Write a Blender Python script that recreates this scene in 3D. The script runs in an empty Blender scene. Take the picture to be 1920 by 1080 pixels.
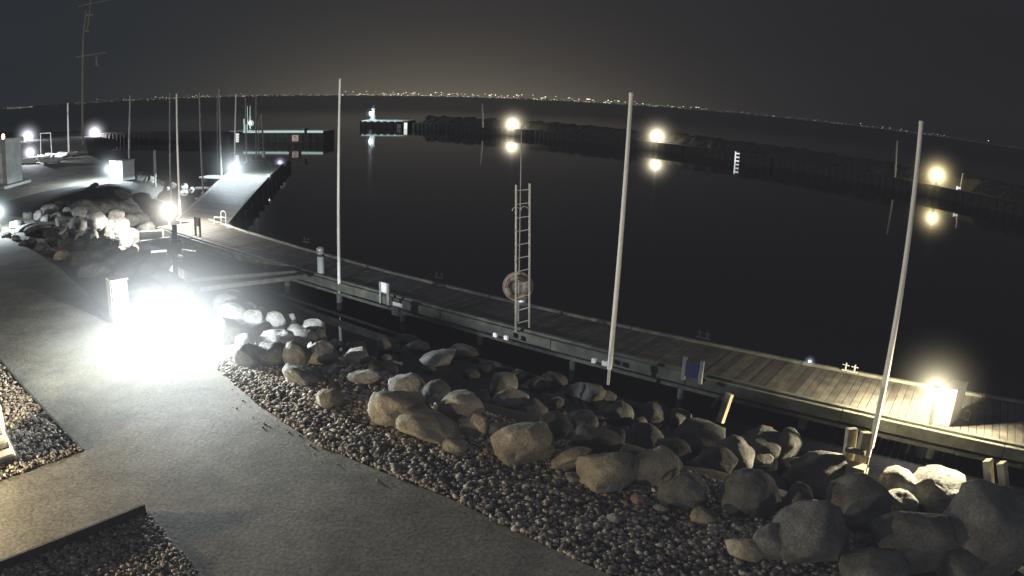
import bpy, bmesh, math, random
import numpy as np
from mathutils import Vector, Matrix, noise
random.seed(11); rng = np.random.default_rng(5)
C = bpy.context.scene.collection
sc = bpy.context.scene
R = math.radians

# ------------------------------------------------------------------ materials
def nodes(m):
    m.use_nodes = True
    nt = m.node_tree; nt.nodes.clear()
    return nt, nt.nodes.new('ShaderNodeOutputMaterial')
def mat(name, c1, c2=None, scale=8.0, rough=0.7, bump=0.15, bscale=30.0, detail=6.0, island=0.0, objvar=0.0, speck=0.0, metal=0.0, c3=None, stretch=None):
    m = bpy.data.materials.new(name); nt, out = nodes(m)
    N = nt.nodes.new; L = nt.links.new
    b = N('ShaderNodeBsdfPrincipled'); L(b.outputs[0], out.inputs[0])
    b.inputs['Roughness'].default_value = rough; b.inputs['Metallic'].default_value = metal
    tc = N('ShaderNodeTexCoord'); vec = tc.outputs['Object']
    if stretch:
        mp = N('ShaderNodeMapping'); mp.inputs['Scale'].default_value = stretch
        L(vec, mp.inputs[0]); vec = mp.outputs[0]
    n1 = N('ShaderNodeTexNoise'); n1.inputs['Scale'].default_value = scale; n1.inputs['Detail'].default_value = detail
    L(vec, n1.inputs['Vector'])
    cr = N('ShaderNodeValToRGB')
    cr.color_ramp.elements[0].position = 0.32; cr.color_ramp.elements[1].position = 0.68
    cr.color_ramp.elements[0].color = (*c1, 1); cr.color_ramp.elements[1].color = (*(c2 or c1), 1)
    if c3:
        e = cr.color_ramp.elements.new(0.5); e.color = (*c3, 1)
    L(n1.outputs['Fac'], cr.inputs[0]); col = cr.outputs[0]
    def scaleby(fac_socket, lo, hi, col, f0=0, f1=1):
        mr = N('ShaderNodeMapRange'); mr.inputs['From Min'].default_value = f0; mr.inputs['From Max'].default_value = f1; mr.inputs['To Min'].default_value = lo; mr.inputs['To Max'].default_value = hi
        L(fac_socket, mr.inputs['Value'])
        v = N('ShaderNodeVectorMath'); v.operation = 'SCALE'
        L(col, v.inputs[0]); L(mr.outputs[0], v.inputs['Scale']); return v.outputs[0]
    if island:
        g = N('ShaderNodeNewGeometry'); col = scaleby(g.outputs['Random Per Island'], 1-island, 1+island, col)
    if objvar:
        oi = N('ShaderNodeObjectInfo'); col = scaleby(oi.outputs['Random'], 1-objvar, 1+objvar, col)
    if speck:
        n3 = N('ShaderNodeTexNoise'); n3.inputs['Scale'].default_value = 34; n3.inputs['Detail'].default_value = 6; n3.inputs['Roughness'].default_value = .7
        L(vec, n3.inputs['Vector']); col = scaleby(n3.outputs['Fac'], 1-speck, 1+speck, col, .33, .67)
    L(col, b.inputs['Base Color'])
    if bump:
        n2 = N('ShaderNodeTexNoise'); n2.inputs['Scale'].default_value = bscale; n2.inputs['Detail'].default_value = 8
        n2.inputs['Roughness'].default_value = 0.65
        L(vec, n2.inputs['Vector'])
        bp = N('ShaderNodeBump'); bp.inputs['Strength'].default_value = min(1, bump*3); bp.inputs['Distance'].default_value = 0.045
        L(n2.outputs['Fac'], bp.inputs['Height']); L(bp.outputs[0], b.inputs['Normal'])
    return m
def glow(name, col, strength):
    m = bpy.data.materials.new(name); nt, out = nodes(m)
    e = nt.nodes.new('ShaderNodeEmission'); e.inputs[0].default_value = (*col, 1); e.inputs[1].default_value = strength
    nt.links.new(e.outputs[0], out.inputs[0])
    if not name.startswith('beacon_'): m.cycles.emission_sampling = 'NONE'
    return m
def glare_mat(name, col, A, radius, soft, power):
    """lens glare imitated by a glowing volume around a lamp: emission that falls off with the distance from the lamp"""
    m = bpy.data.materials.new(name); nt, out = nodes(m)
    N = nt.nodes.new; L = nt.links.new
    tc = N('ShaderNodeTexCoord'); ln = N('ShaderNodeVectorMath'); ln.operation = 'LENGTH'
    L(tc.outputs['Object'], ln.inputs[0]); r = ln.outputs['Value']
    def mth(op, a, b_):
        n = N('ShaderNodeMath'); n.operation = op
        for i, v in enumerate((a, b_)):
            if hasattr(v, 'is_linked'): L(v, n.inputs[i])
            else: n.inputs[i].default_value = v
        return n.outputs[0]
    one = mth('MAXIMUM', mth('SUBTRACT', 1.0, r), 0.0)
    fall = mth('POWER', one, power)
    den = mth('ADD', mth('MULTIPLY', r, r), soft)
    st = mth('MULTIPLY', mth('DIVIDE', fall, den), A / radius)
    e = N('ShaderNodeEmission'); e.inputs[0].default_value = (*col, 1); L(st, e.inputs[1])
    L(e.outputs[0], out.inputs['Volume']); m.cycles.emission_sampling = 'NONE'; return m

COLD = (0.80, 0.93, 1.0); WARM = (1.0, 0.82, 0.46); NEUT = (1.0, 0.95, 0.86)
M = {}
M['soil'] = mat('dark_soil', (.018,.018,.016), (.045,.042,.035), 3, .95, .3, 18)
M['wood'] = mat('weathered_deck_wood', (.028,.026,.022), (.078,.071,.060), 3, .75, .12, 24, island=.45, c3=(.050,.046,.039), stretch=(1,1,6))
M['beam'] = mat('grey_green_timber', (.05,.053,.042), (.135,.132,.105), 2.2, .8, .2, 20, island=.25, c3=(.08,.083,.067))
M['pile'] = mat('pale_pile_timber', (.32,.28,.19), (.52,.46,.33), 4, .8, .15, 20, objvar=.15)
M['dkpile'] = mat('dark_pile_timber', (.04,.04,.034), (.10,.095,.08), 4, .85, .2, 20)
M['white'] = mat('white_paint', (.66,.66,.63), (.80,.80,.77), 5, .5, .05, 30, objvar=.08)
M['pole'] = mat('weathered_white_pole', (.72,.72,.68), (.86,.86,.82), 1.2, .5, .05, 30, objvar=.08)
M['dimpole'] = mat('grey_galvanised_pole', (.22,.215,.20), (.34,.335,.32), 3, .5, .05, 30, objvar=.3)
M['galv'] = mat('galvanised_steel', (.42,.41,.38), (.58,.57,.53), 8, .42, .08, 40, metal=.4)
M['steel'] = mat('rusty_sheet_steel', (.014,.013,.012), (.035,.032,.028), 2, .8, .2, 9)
M['conc'] = mat('pale_concrete', (.30,.30,.29), (.42,.42,.40), 1.5, .9, .2, 14)
M['dark'] = mat('dark_paint', (.02,.02,.022), (.04,.04,.042), 6, .5, .05)
M['box'] = mat('grey_white_cladding', (.42,.43,.43), (.56,.57,.57), 3, .6, .05, 20, stretch=(1,1,.15))
M['slat'] = mat('painted_grey_slats', (.26,.27,.27), (.42,.43,.43), 3, .7, .12, 20, island=.14, stretch=(1,1,.2))
M['red'] = mat('red_paint_and_glow', (.10,.03,.02), (.15,.05,.035), 6, .55, .05)
M['blue'] = mat('blue_sign_paint', (.010,.017,.07), (.016,.027,.11), 6, .5, .04)
M['rust'] = mat('rust_red_sign_paint', (.26,.17,.15), (.36,.25,.22), 6, .6, .05)
M['plate'] = mat('white_sign_plate', (.72,.72,.74), (.82,.82,.84), 6, .45, .03)
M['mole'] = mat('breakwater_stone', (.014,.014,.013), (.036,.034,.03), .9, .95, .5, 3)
M['b_grey'] = mat('grey_granite', (.16,.16,.15), (.33,.32,.30), 3.4, .9, .33, 11, detail=10, objvar=.28, speck=.45, c3=(.23,.225,.21))
M['b_tan'] = mat('tan_granite', (.21,.185,.135), (.40,.355,.27), 3.2, .9, .33, 11, detail=10, objvar=.2, speck=.45, c3=(.30,.265,.20))
M['b_shaded'] = mat('shaded_granite', (.045,.045,.042), (.115,.11,.10), 3.2, .9, .33, 11, detail=10, objvar=.35, speck=.4)  # darkened granite: unlit boulders carry their shade in the colour
M['b_underlit'] = mat('underlit_grey_granite', (.07,.072,.068), (.165,.165,.152), 3.2, .9, .33, 11, detail=10, objvar=.2, speck=.4)  # granite darkened to stand in for weaker light on these boulders
M['b_red'] = mat('red_granite', (.26,.15,.12), (.38,.24,.19), 3, .85, .2, 16, speck=.3)
M['pebble'] = mat('beach_pebbles', (.23,.20,.16), (.43,.385,.32), 1.3, .85, .08, 60, island=.6, c3=(.32,.285,.235))
M['plant'] = mat('grey_green_leaves', (.10,.12,.08), (.20,.22,.16), 12, .7, .05, island=.4)
M['shorem'] = mat('far_dark_land', (.10,.095,.08), (.16,.15,.13), .01, 1, 0)

# path: worn asphalt and pavers with fine cracks
def path_mat():
    m = bpy.data.materials.new('worn_grey_paving'); nt, out = nodes(m); N = nt.nodes.new; L = nt.links.new
    b = N('ShaderNodeBsdfPrincipled'); L(b.outputs[0], out.inputs[0]); b.inputs['Roughness'].default_value = .86
    tc = N('ShaderNodeTexCoord')
    n1 = N('ShaderNodeTexNoise'); n1.inputs['Scale'].default_value = .55; n1.inputs['Detail'].default_value = 9; n1.inputs['Roughness'].default_value = .62
    L(tc.outputs['Object'], n1.inputs['Vector'])
    cr = N('ShaderNodeValToRGB'); cr.color_ramp.elements[0].position = .36; cr.color_ramp.elements[1].position = .66
    cr.color_ramp.elements[0].color = (.165,.152,.118,1); cr.color_ramp.elements[1].color = (.30,.282,.222,1)
    L(n1.outputs['Fac'], cr.inputs[0])
    n2 = N('ShaderNodeTexNoise'); n2.inputs['Scale'].default_value = 15; n2.inputs['Detail'].default_value = 8; n2.inputs['Roughness'].default_value = .75
    L(tc.outputs['Object'], n2.inputs['Vector'])
    mr = N('ShaderNodeMapRange'); mr.inputs['From Min'].default_value = .3; mr.inputs['From Max'].default_value = .7; mr.inputs['To Min'].default_value = .35; mr.inputs['To Max'].default_value = 1.6
    L(n2.outputs['Fac'], mr.inputs['Value'])
    s1 = N('ShaderNodeVectorMath'); s1.operation = 'SCALE'; L(cr.outputs[0], s1.inputs[0]); L(mr.outputs[0], s1.inputs['Scale'])
    wn = N('ShaderNodeTexNoise'); wn.inputs['Scale'].default_value = 1.4; wn.inputs['Detail'].default_value = 4; L(tc.outputs['Object'], wn.inputs['Vector'])
    mx = N('ShaderNodeVectorMath'); mx.operation = 'MULTIPLY_ADD'; mx.inputs[1].default_value = (.5,.5,.5)
    L(wn.outputs['Color'], mx.inputs[0]); L(tc.outputs['Object'], mx.inputs[2])
    vo = N('ShaderNodeTexVoronoi'); vo.feature = 'DISTANCE_TO_EDGE'; vo.inputs['Scale'].default_value = 1.5; L(mx.outputs[0], vo.inputs['Vector'])
    mc = N('ShaderNodeMapRange'); mc.inputs['From Max'].default_value = .018; mc.inputs['To Min'].default_value = .78; L(vo.outputs['Distance'], mc.inputs['Value'])
    nm = N('ShaderNodeTexNoise'); nm.inputs['Scale'].default_value = .7; L(tc.outputs['Object'], nm.inputs['Vector'])
    mm = N('ShaderNodeMapRange'); mm.inputs['From Min'].default_value = .48; mm.inputs['From Max'].default_value = .6; L(nm.outputs['Fac'], mm.inputs['Value'])
    mxx = N('ShaderNodeMath'); mxx.operation = 'MAXIMUM'
    inv = N('ShaderNodeMath'); inv.operation = 'SUBTRACT'; inv.inputs[0].default_value = 1; L(mm.outputs[0], inv.inputs[1])
    L(mc.outputs[0], mxx.inputs[0]); L(inv.outputs[0], mxx.inputs[1])
    s2 = N('ShaderNodeVectorMath'); s2.operation = 'SCALE'; L(s1.outputs[0], s2.inputs[0]); L(mxx.outputs[0], s2.inputs['Scale'])
    ns = N('ShaderNodeTexNoise'); ns.inputs['Scale'].default_value = .9; ns.inputs['Detail'].default_value = 6; ns.inputs['Roughness'].default_value = .7; ns.inputs['Distortion'].default_value = .8
    L(tc.outputs['Object'], ns.inputs['Vector'])
    ms = N('ShaderNodeMapRange'); ms.inputs['From Min'].default_value = .36; ms.inputs['From Max'].default_value = .52; ms.inputs['To Min'].default_value = .70; L(ns.outputs['Fac'], ms.inputs['Value'])
    s3 = N('ShaderNodeVectorMath'); s3.operation = 'SCALE'; L(s2.outputs[0], s3.inputs[0]); L(ms.outputs[0], s3.inputs['Scale'])
    L(s3.outputs[0], b.inputs['Base Color'])
    bp = N('ShaderNodeBump'); bp.inputs['Strength'].default_value = .6; bp.inputs['Distance'].default_value = .03
    L(n2.outputs['Fac'], bp.inputs['Height']); L(bp.outputs[0], b.inputs['Normal'])
    return m
M['path'] = path_mat()
def water_mat():
    m = bpy.data.materials.new('still_harbour_water'); nt, out = nodes(m); N = nt.nodes.new; L = nt.links.new
    b = N('ShaderNodeBsdfPrincipled'); L(b.outputs[0], out.inputs[0])
    b.inputs['Base Color'].default_value = (.001,.001,.0015,1); b.inputs['Roughness'].default_value = .022; b.inputs['IOR'].default_value = 1.333
    tc = N('ShaderNodeTexCoord')
    n1 = N('ShaderNodeTexNoise'); n1.inputs['Scale'].default_value = 1.1; n1.inputs['Detail'].default_value = 3
    L(tc.outputs['Object'], n1.inputs['Vector'])
    bp = N('ShaderNodeBump'); bp.inputs['Strength'].default_value = .05; bp.inputs['Distance'].default_value = .04
    L(n1.outputs['Fac'], bp.inputs['Height']); L(bp.outputs[0], b.inputs['Normal'])
    ln = N('ShaderNodeVectorMath'); ln.operation = 'LENGTH'; L(tc.outputs['Object'], ln.inputs[0])
    mr = N('ShaderNodeMapRange'); mr.inputs['From Min'].default_value = 150; mr.inputs['From Max'].default_value = 420; mr.inputs['To Min'].default_value = .035; mr.inputs['To Max'].default_value = .22
    L(ln.outputs['Value'], mr.inputs['Value']); L(mr.outputs[0], b.inputs['Roughness'])
    return m
M['water'] = water_mat()

# ------------------------------------------------------------------ mesh building
class MB:
    def __init__(s): s.v = []; s.f = []; s.smooth = []
    def add(s, v, f, smooth=False):
        o = len(s.v); s.v += [tuple(p) for p in v]; s.f += [tuple(i+o for i in q) for q in f]; s.smooth += [smooth]*len(f); return s
    def hexa(s, p):
        return s.add(p, [(0,3,2,1),(4,5,6,7),(0,1,5,4),(1,2,6,5),(2,3,7,6),(3,0,4,7)])
    def box(s, c, size, ang=0.0):
        ca, sa = math.cos(ang), math.sin(ang); x, y, z = (q/2 for q in size)
        def P(a, b, d): return (c[0]+a*ca-b*sa, c[1]+a*sa+b*ca, c[2]+d)
        return s.hexa([P(-x,-y,-z),P(x,-y,-z),P(x,y,-z),P(-x,y,-z),P(-x,-y,z),P(x,-y,z),P(x,y,z),P(-x,y,z)])
    def beam(s, a, b, w, h):
        a, b = Vector(a), Vector(b); d = (b-a).normalized()
        up = Vector((0,0,1)) if abs(d.z) < .95 else Vector((0,1,0))
        r = d.cross(up).normalized()*w/2; u = r.cross(d).normalized()*h/2
        return s.hexa([a-r-u, a+r-u, b+r-u, b-r-u, a-r+u, a+r+u, b+r+u, b-r+u])
    def tube(s, a, b, r0, r1=None, n=12, caps=True):
        r1 = r0 if r1 is None else r1
        a, b = Vector(a), Vector(b); d = (b-a).normalized()
        up = Vector((0,0,1)) if abs(d.z) < .95 else Vector((1,0,0))
        x = d.cross(up).normalized(); y = d.cross(x)
        v = []
        for p, r in ((a, r0), (b, r1)):
            for i in range(n):
                t = 2*math.pi*i/n; v.append(p + x*math.cos(t)*r + y*math.sin(t)*r)
        s.add(v, [(i, i+n, (i+1) % n+n, (i+1) % n) for i in range(n)], True)
        if caps:
            s.add(v[:n], [tuple(range(n))]); s.add(v[n:], [tuple(reversed(range(n)))])
        return s
    def path(s, pts, r, n=8):
        for a, b in zip(pts, pts[1:]): s.tube(a, b, r, r, n)
        return s
    def lathe(s, c, prof, n=24):
        v = []
        for r, z in prof:
            for i in range(n):
                t = 2*math.pi*i/n; v.append((c[0]+r*math.cos(t), c[1]+r*math.sin(t), c[2]+z))
        f = []
        for k in range(len(prof)-1):
            for i in range(n):
                j = (i+1) % n; f.append((k*n+i, k*n+j, (k+1)*n+j, (k+1)*n+i))
        return s.add(v, f, True)
    def sphere(s, c, r, sx=1, sy=1, sz=1):
        bm = bmesh.new(); bmesh.ops.create_icosphere(bm, subdivisions=3, radius=r); bm.verts.index_update()
        v = [(c[0]+q.co.x*sx, c[1]+q.co.y*sy, c[2]+q.co.z*sz) for q in bm.verts]
        f = [tuple(q.index for q in p.verts) for p in bm.faces]; bm.free()
        return s.add(v, f, True)
    def torus(s, c, ax, up, Rm, r, n=40, k=12):
        ax = Vector(ax).normalized(); u = Vector(up).normalized(); w = ax.cross(u)
        v = []
        for i in range(n):
            t = 2*math.pi*i/n; e = u*math.cos(t)+w*math.sin(t); p = Vector(c)+e*Rm
            for j in range(k):
                q = 2*math.pi*j/k; v.append(p+e*math.cos(q)*r+ax*math.sin(q)*r)
        f = [(i*k+j, ((i+1) % n)*k+j, ((i+1) % n)*k+(j+1) % k, i*k+(j+1) % k) for i in range(n) for j in range(k)]
        return s.add(v, f, True)
    def mesh(s, name, off=(0,0,0)):
        me = bpy.data.meshes.new(name)
        me.from_pydata([(p[0]-off[0], p[1]-off[1], p[2]-off[2]) for p in s.v], [], s.f)
        me.polygons.foreach_set('use_smooth', s.smooth); me.update(); return me
def tag(o, label=None, cat=None, group=None, kind=None):
    for k, v in (('label', label), ('category', cat), ('group', group), ('kind', kind)):
        if v: o[k] = v
    return o
def empty(name, loc, label, cat, group=None):
    o = bpy.data.objects.new(name, None); C.objects.link(o); o.location = loc; o.empty_display_size = .2
    return tag(o, label, cat, group)
def wloc(p):
    v = Vector((0,0,0))
    while p is not None: v += p.location; p = p.parent
    return v
def part(name, mb, m, parent, label=None):
    o = bpy.data.objects.new(name, mb.mesh(name, wloc(parent))); C.objects.link(o); o.parent = parent
    o.data.materials.append(M[m] if isinstance(m, str) else m)
    if label: o['label'] = label
    return o
def solo(name, mb, m, loc, label, cat, group=None, bevel=0):
    o = bpy.data.objects.new(name, mb.mesh(name, loc)); C.objects.link(o); o.location = loc
    o.data.materials.append(M[m] if isinstance(m, str) else m)
    if bevel: bv(o, bevel)
    return tag(o, label, cat, group)
def bv(o, w=.006):
    b = o.modifiers.new('bevel', 'BEVEL'); b.width = w; b.segments = 2; b.limit_method = 'ANGLE'; return o

SHORE = [(40,-11),(22,1.5),(14,8.0),(10.5,10.6),(8.2,12.8),(6.2,14.2),(4.6,15.4),(2.2,17.0),(-0.3,18.4),(-3.6,20.6),(-7.0,22.3),(-9.8,23.6),(-10.8,25.6),(-11.9,28.3),(-14.2,30.2),(-17.6,32.2),(-19.5,35.5),(-21.8,40),(-24.5,46),(-26.5,52),(-28.5,58),(-31,63),(-36,68),(-43,76),(-52,88),(-62,104),(-71,123),(-90,138),(-128,155),(-300,200),(-300,-20),(40,-20)]
def shore_dist(X, Y):
    """signed distance to the shoreline, positive on land (numpy arrays)"""
    d = np.full(X.shape, 1e9); inside = np.zeros(X.shape, bool); n = len(SHORE)
    for i in range(n):
        ax, ay = SHORE[i]; bx, by = SHORE[(i+1) % n]
        ex, ey = bx-ax, by-ay
        t = np.clip(((X-ax)*ex+(Y-ay)*ey)/(ex*ex+ey*ey), 0, 1)
        if i < n-3: d = np.minimum(d, np.hypot(X-ax-t*ex, Y-ay-t*ey))
        c = (ay > Y) != (by > Y)
        xi = ax + (Y-ay)/(by-ay if by != ay else 1e-9)*ex
        inside ^= c & (X < xi)
    return np.where(inside, d, -d)
def land_height(X, Y):
    d = shore_dist(X, Y)
    t = np.clip((d-0.1)/3.8, 0, 1); t = t*t*(3-2*t)
    z = -0.35 + 1.62*t
    z = np.where(d < 0.1, -0.35 + (d-0.1)*0.5, z)
    m = np.exp(-(((X+27.5)/4.0)**2 + ((Y-45.0)/5.0)**2))          # the rubble mound between path and dock
    z = z + 0.7*m*np.clip(d/2.0, 0, 1)
    return np.maximum(z, -2.5)

# ------------------------------------------------------------------ camera (wide surveillance lens, equidistant projection)
cam = bpy.data.cameras.new('camera'); co = bpy.data.objects.new('camera', cam); C.objects.link(co)
co.location = (0, 0, 7.6)
pitch, roll = 0.25547, 0.0399976
fw = Vector((0, math.cos(pitch), -math.sin(pitch))); rt = Vector((1,0,0)); up = rt.cross(fw)
rx = rt*math.cos(roll) + up*math.sin(roll) ; ux = -rt*math.sin(roll) + up*math.cos(roll)
ROLLSIGN = -1
rx = rt*math.cos(roll) + ROLLSIGN*-1*up*math.sin(roll); ux = up*math.cos(roll) + ROLLSIGN*rt*math.sin(roll)
co.matrix_world = Matrix(((rx.x, ux.x, -fw.x, 0), (rx.y, ux.y, -fw.y, 0), (rx.z, ux.z, -fw.z, 7.6), (0,0,0,1)))
cam.type = 'PANO'; cam.panorama_type = 'FISHEYE_LENS_POLYNOMIAL'
cam.sensor_width = 36; cam.sensor_fit = 'HORIZONTAL'
cam.fisheye_fov = math.pi
cam.fisheye_polynomial_k0 = 0; cam.fisheye_polynomial_k1 = -1/(1391.46*36/1920)
cam.fisheye_polynomial_k2 = 0; cam.fisheye_polynomial_k3 = 0; cam.fisheye_polynomial_k4 = 0
cam.clip_start = .1; cam.clip_end = 20000
sc.camera = co

# ------------------------------------------------------------------ night sky, weak fill from behind
w = bpy.data.worlds.new('World'); sc.world = w; w.use_nodes = True
nt = w.node_tree; nt.nodes.clear(); N = nt.nodes.new; L = nt.links.new
def mth(op, *a):
    n = N('ShaderNodeMath'); n.operation = op
    for i, v in enumerate(a):
        if hasattr(v, 'is_linked'): L(v, n.inputs[i])
        else: n.inputs[i].default_value = v
    return n.outputs[0]
tc = N('ShaderNodeTexCoord'); sx = N('ShaderNodeSeparateXYZ'); L(tc.outputs['Generated'], sx.inputs[0])
el = mth('MAXIMUM', sx.outputs['Z'], 0.0)
az = mth('ARCTAN2', sx.outputs['X'], sx.outputs['Y'])
def gauss(v, c, s):
    d = mth('DIVIDE', mth('SUBTRACT', v, c), s); return mth('EXPONENT', mth('MULTIPLY', mth('MULTIPLY', d, d), -1.0))
def rgbmul(col, fac):
    v = N('ShaderNodeVectorMath'); v.operation = 'SCALE'; v.inputs[0].default_value = col; L(fac, v.inputs['Scale']); return v.outputs[0]
def vadd(a, b):
    v = N('ShaderNodeVectorMath'); L(a, v.inputs[0]); L(b, v.inputs[1]); return v.outputs[0]
cl = N('ShaderNodeTexNoise'); cl.inputs['Scale'].default_value = 2.2; cl.inputs['Detail'].default_value = 4
mp = N('ShaderNodeMapping'); mp.inputs['Scale'].default_value = (1,1,5); L(tc.outputs['Generated'], mp.inputs[0]); L(mp.outputs[0], cl.inputs['Vector'])
cloud = mth('ADD', .78, mth('MULTIPLY', cl.outputs['Fac'], .44))
ze = mth('MINIMUM', mth('MULTIPLY', mth('MAXIMUM', mth('SUBTRACT', el, .22), 0.0), 2.6), 1.0)
zen = mth('MULTIPLY', ze, mth('MULTIPLY', ze, mth('SUBTRACT', 3.0, mth('MULTIPLY', ze, 2.0))))
base = rgbmul((.0122,.0124,.0140), cloud)
top = rgbmul((.055,.060,.070), zen)
g1 = mth('MULTIPLY', mth('EXPONENT', mth('DIVIDE', el, -.055)), gauss(az, -.10, .26))
g2 = mth('MULTIPLY', mth('EXPONENT', mth('DIVIDE', el, -.22)), gauss(az, -.06, .42))
skyc = vadd(rgbmul((.002,.0065,.008), gauss(az, -.75, .45)), vadd(vadd(base, top), vadd(rgbmul((.098,.084,.058), g1), rgbmul((.0125,.0095,.0070), g2))))
bg = N('ShaderNodeBackground'); L(skyc, bg.inputs[0]); bg.inputs[1].default_value = 1.0
ow = N('ShaderNodeOutputWorld'); L(bg.outputs[0], ow.inputs[0])
sun = bpy.data.lights.new('sun', 'SUN'); so = bpy.data.objects.new('sun', sun); C.objects.link(so)
sun.energy = .38; sun.angle = R(3); sun.color = (1.0,.97,.90)
so.rotation_euler = Vector((.36, .93, -.044)).to_track_quat('-Z', 'Y').to_euler()

# ------------------------------------------------------------------ setting
def structure(name, mb, m, kind='structure', label=None):
    o = bpy.data.objects.new(name, mb.mesh(name)); C.objects.link(o); o.data.materials.append(M[m] if isinstance(m, str) else m); o['kind'] = kind
    if label: o['label'] = label
    return o
mb = MB(); n = 96
mb.add([(0,0,0)] + [(40*math.cos(2*math.pi*i/n), 40*math.sin(2*math.pi*i/n), 0) for i in range(n)] + [(400*math.cos(2*math.pi*i/n), 400*math.sin(2*math.pi*i/n), 0) for i in range(n)] + [(6400*math.cos(2*math.pi*i/n), 6400*math.sin(2*math.pi*i/n), 0) for i in range(n)],
       [(0, 1+i, 1+(i+1) % n) for i in range(n)] + [(1+k*n+i, 1+(k+1)*n+i, 1+(k+1)*n+(i+1) % n, 1+k*n+(i+1) % n) for k in range(2) for i in range(n)])
structure('water', mb, 'water')
def axis(segs):
    out = []
    for a, b, s in segs: out += list(np.arange(a, b, s))
    return np.array(out + [segs[-1][1]])
gx = axis([(-300,-130,8),(-130,-60,2.5),(-60,-30,.9),(-30,14,.3),(14,42,1.5)]); gy = axis([(-20,4,1.5),(4,36,.3),(36,66,.6),(66,110,1.6),(110,210,5)])
X, Y = np.meshgrid(gx, gy, indexing='ij'); Z = land_height(X, Y)
jit = np.array([[noise.noise((x*.9, y*.9, 0))*.06 for y in gy] for x in gx])
Zg = Z + np.where(Z < 1.22, jit, 0) - .012
nx, ny = len(gx), len(gy)
mb = MB()
keep = [(i*ny+j, (i+1)*ny+j, (i+1)*ny+j+1, i*ny+j+1) for i in range(nx-1) for j in range(ny-1) if max(Z[i,j], Z[i+1,j], Z[i,j+1], Z[i+1,j+1]) > -1.0]
mb.add(np.stack([X, Y, Zg], -1).reshape(-1, 3).tolist(), keep, True)
structure('ground', mb, 'soil')
# paved path
PATH = [(2.554, 7.581), (1.575, 8.463), (0.468, 9.368), (-0.815, 10.446), (-1.676, 10.97), (-3.438, 12.032), (-5.288, 13.724), (-6.364, 14.918), (-7.394, 16.251), (-8.733, 17.529), (-10.666, 18.128), (-12.207, 18.904), (-14.477, 21.47), (-17.818, 24.617), (-22.158, 28.115), (-25.274, 30.306),
        (-25.511, 33.529), (-29.021, 37.114), (-30.743, 43.148), (-30.825, 49.093), (-30.701, 55.094), (-32.514, 59.181), (-36.5,61), (-42,68), (-52,80), (-64,98), (-76,116), (-120,130), (-260,150), (-260,-12), (6,-12)]
bm = bmesh.new()
fv = [bm.verts.new((x, y, 1.282)) for x, y in PATH]; bm.faces.new(fv)
bmesh.ops.triangulate(bm, faces=bm.faces[:]); bm.normal_update()
for f in bm.faces:
    if f.normal.z < 0: f.normal_flip()
me = bpy.data.meshes.new('path'); bm.to_mesh(me); bm.free(); me.materials.append(M['path'])
o = bpy.data.objects.new('path', me); C.objects.link(o); o['kind'] = 'structure'

# pebbles
def pip(px, py, poly):
    ins = np.zeros(px.shape, bool); n = len(poly)
    for i in range(n):
        ax, ay = poly[i]; bx, by = poly[(i+1) % n]
        c = (ay > py) != (by > py); ins ^= c & (px < ax+(py-ay)/((by-ay) or 1e-9)*(bx-ax))
    return ins
bmi = bmesh.new(); bmesh.ops.create_icosphere(bmi, subdivisions=2, radius=1); bmi.verts.index_update()
IV = np.array([v.co[:] for v in bmi.verts]); IF = np.array([[v.index for v in f.verts] for f in bmi.faces]); bmi.free()
def gravel(name, poly, count, smin, smax, label, zfun, fade=None):
    P = np.array(poly); lo, hi = P.min(0), P.max(0)
    q = rng.uniform(lo, hi, (count*4, 2)); q = q[pip(q[:,0], q[:,1], poly)]
    if fade is not None: q = q[rng.random(len(q)) < fade(q)]
    q = q[:count]; k = len(q)
    s = smin + (smax-smin)*rng.random(k)**2.6
    sh = rng.uniform(.65, 1.25, (k, 3)); sh[:,2] *= .72
    bumps = 1 + .16*rng.standard_normal((k, len(IV), 1))
    v = IV[None]*bumps*sh[:,None,:]*s[:,None,None]
    a = rng.uniform(0, 6.283, k); t = rng.uniform(-.5, .5, k)
    ct, st = np.cos(t)[:,None], np.sin(t)[:,None]
    y = v[...,1]*ct - v[...,2]*st; z = v[...,1]*st + v[...,2]*ct
    ca, sa = np.cos(a)[:,None], np.sin(a)[:,None]
    x2 = v[...,0]*ca - y*sa; y2 = v[...,0]*sa + y*ca
    zz = zfun(q[:,0], q[:,1])
    V = np.stack([x2+q[:,0,None], y2+q[:,1,None], z+(zz+s*.35)[:,None]], -1).reshape(-1, 3)
    Fc = (IF[None] + (np.arange(k)*len(IV))[:,None,None]).reshape(-1, 3)
    me = bpy.data.meshes.new(name); me.vertices.add(len(V)); me.vertices.foreach_set('co', V.ravel().astype(np.float32))
    me.loops.add(Fc.size); me.loops.foreach_set('vertex_index', Fc.ravel().astype(np.int32))
    me.polygons.add(len(Fc)); me.polygons.foreach_set('loop_start', (np.arange(len(Fc))*3).astype(np.int32))
    me.polygons.foreach_set('use_smooth', np.ones(len(Fc), bool)); me.update(calc_edges=True); me.validate()
    me.materials.append(M['pebble'])
    o = bpy.data.objects.new(name, me); C.objects.link(o); tag(o, label, 'gravel', None, 'stuff')
STRIP = [(2.554, 7.581), (1.58, 8.501), (0.469, 9.397), (-0.818, 10.48), (-1.681, 11.007), (-3.449, 12.075), (-5.307, 13.778), (-6.364, 14.918), (-6.941, 15.505), (-7.198, 17.453), (-5.265, 16.951), (-3.257, 16.502), (-1.151, 14.507), (0.531, 13.344), (2.004, 12.276), (4.26, 11.06), (6.626, 9.241), (5.627, 7.216)]
lh = lambda x, y: land_height(x, y)
gravel('gravel', STRIP, 23000, .015, .060, 'strip of mixed pebbles between the grey path and the boulders', lh)
BED1 = [(-17.0,17.8), (-12.915,14.568), (-7.902,10.821), (-8.83,9.44), (-9.3,8.75), (-14,12.0)]
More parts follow.
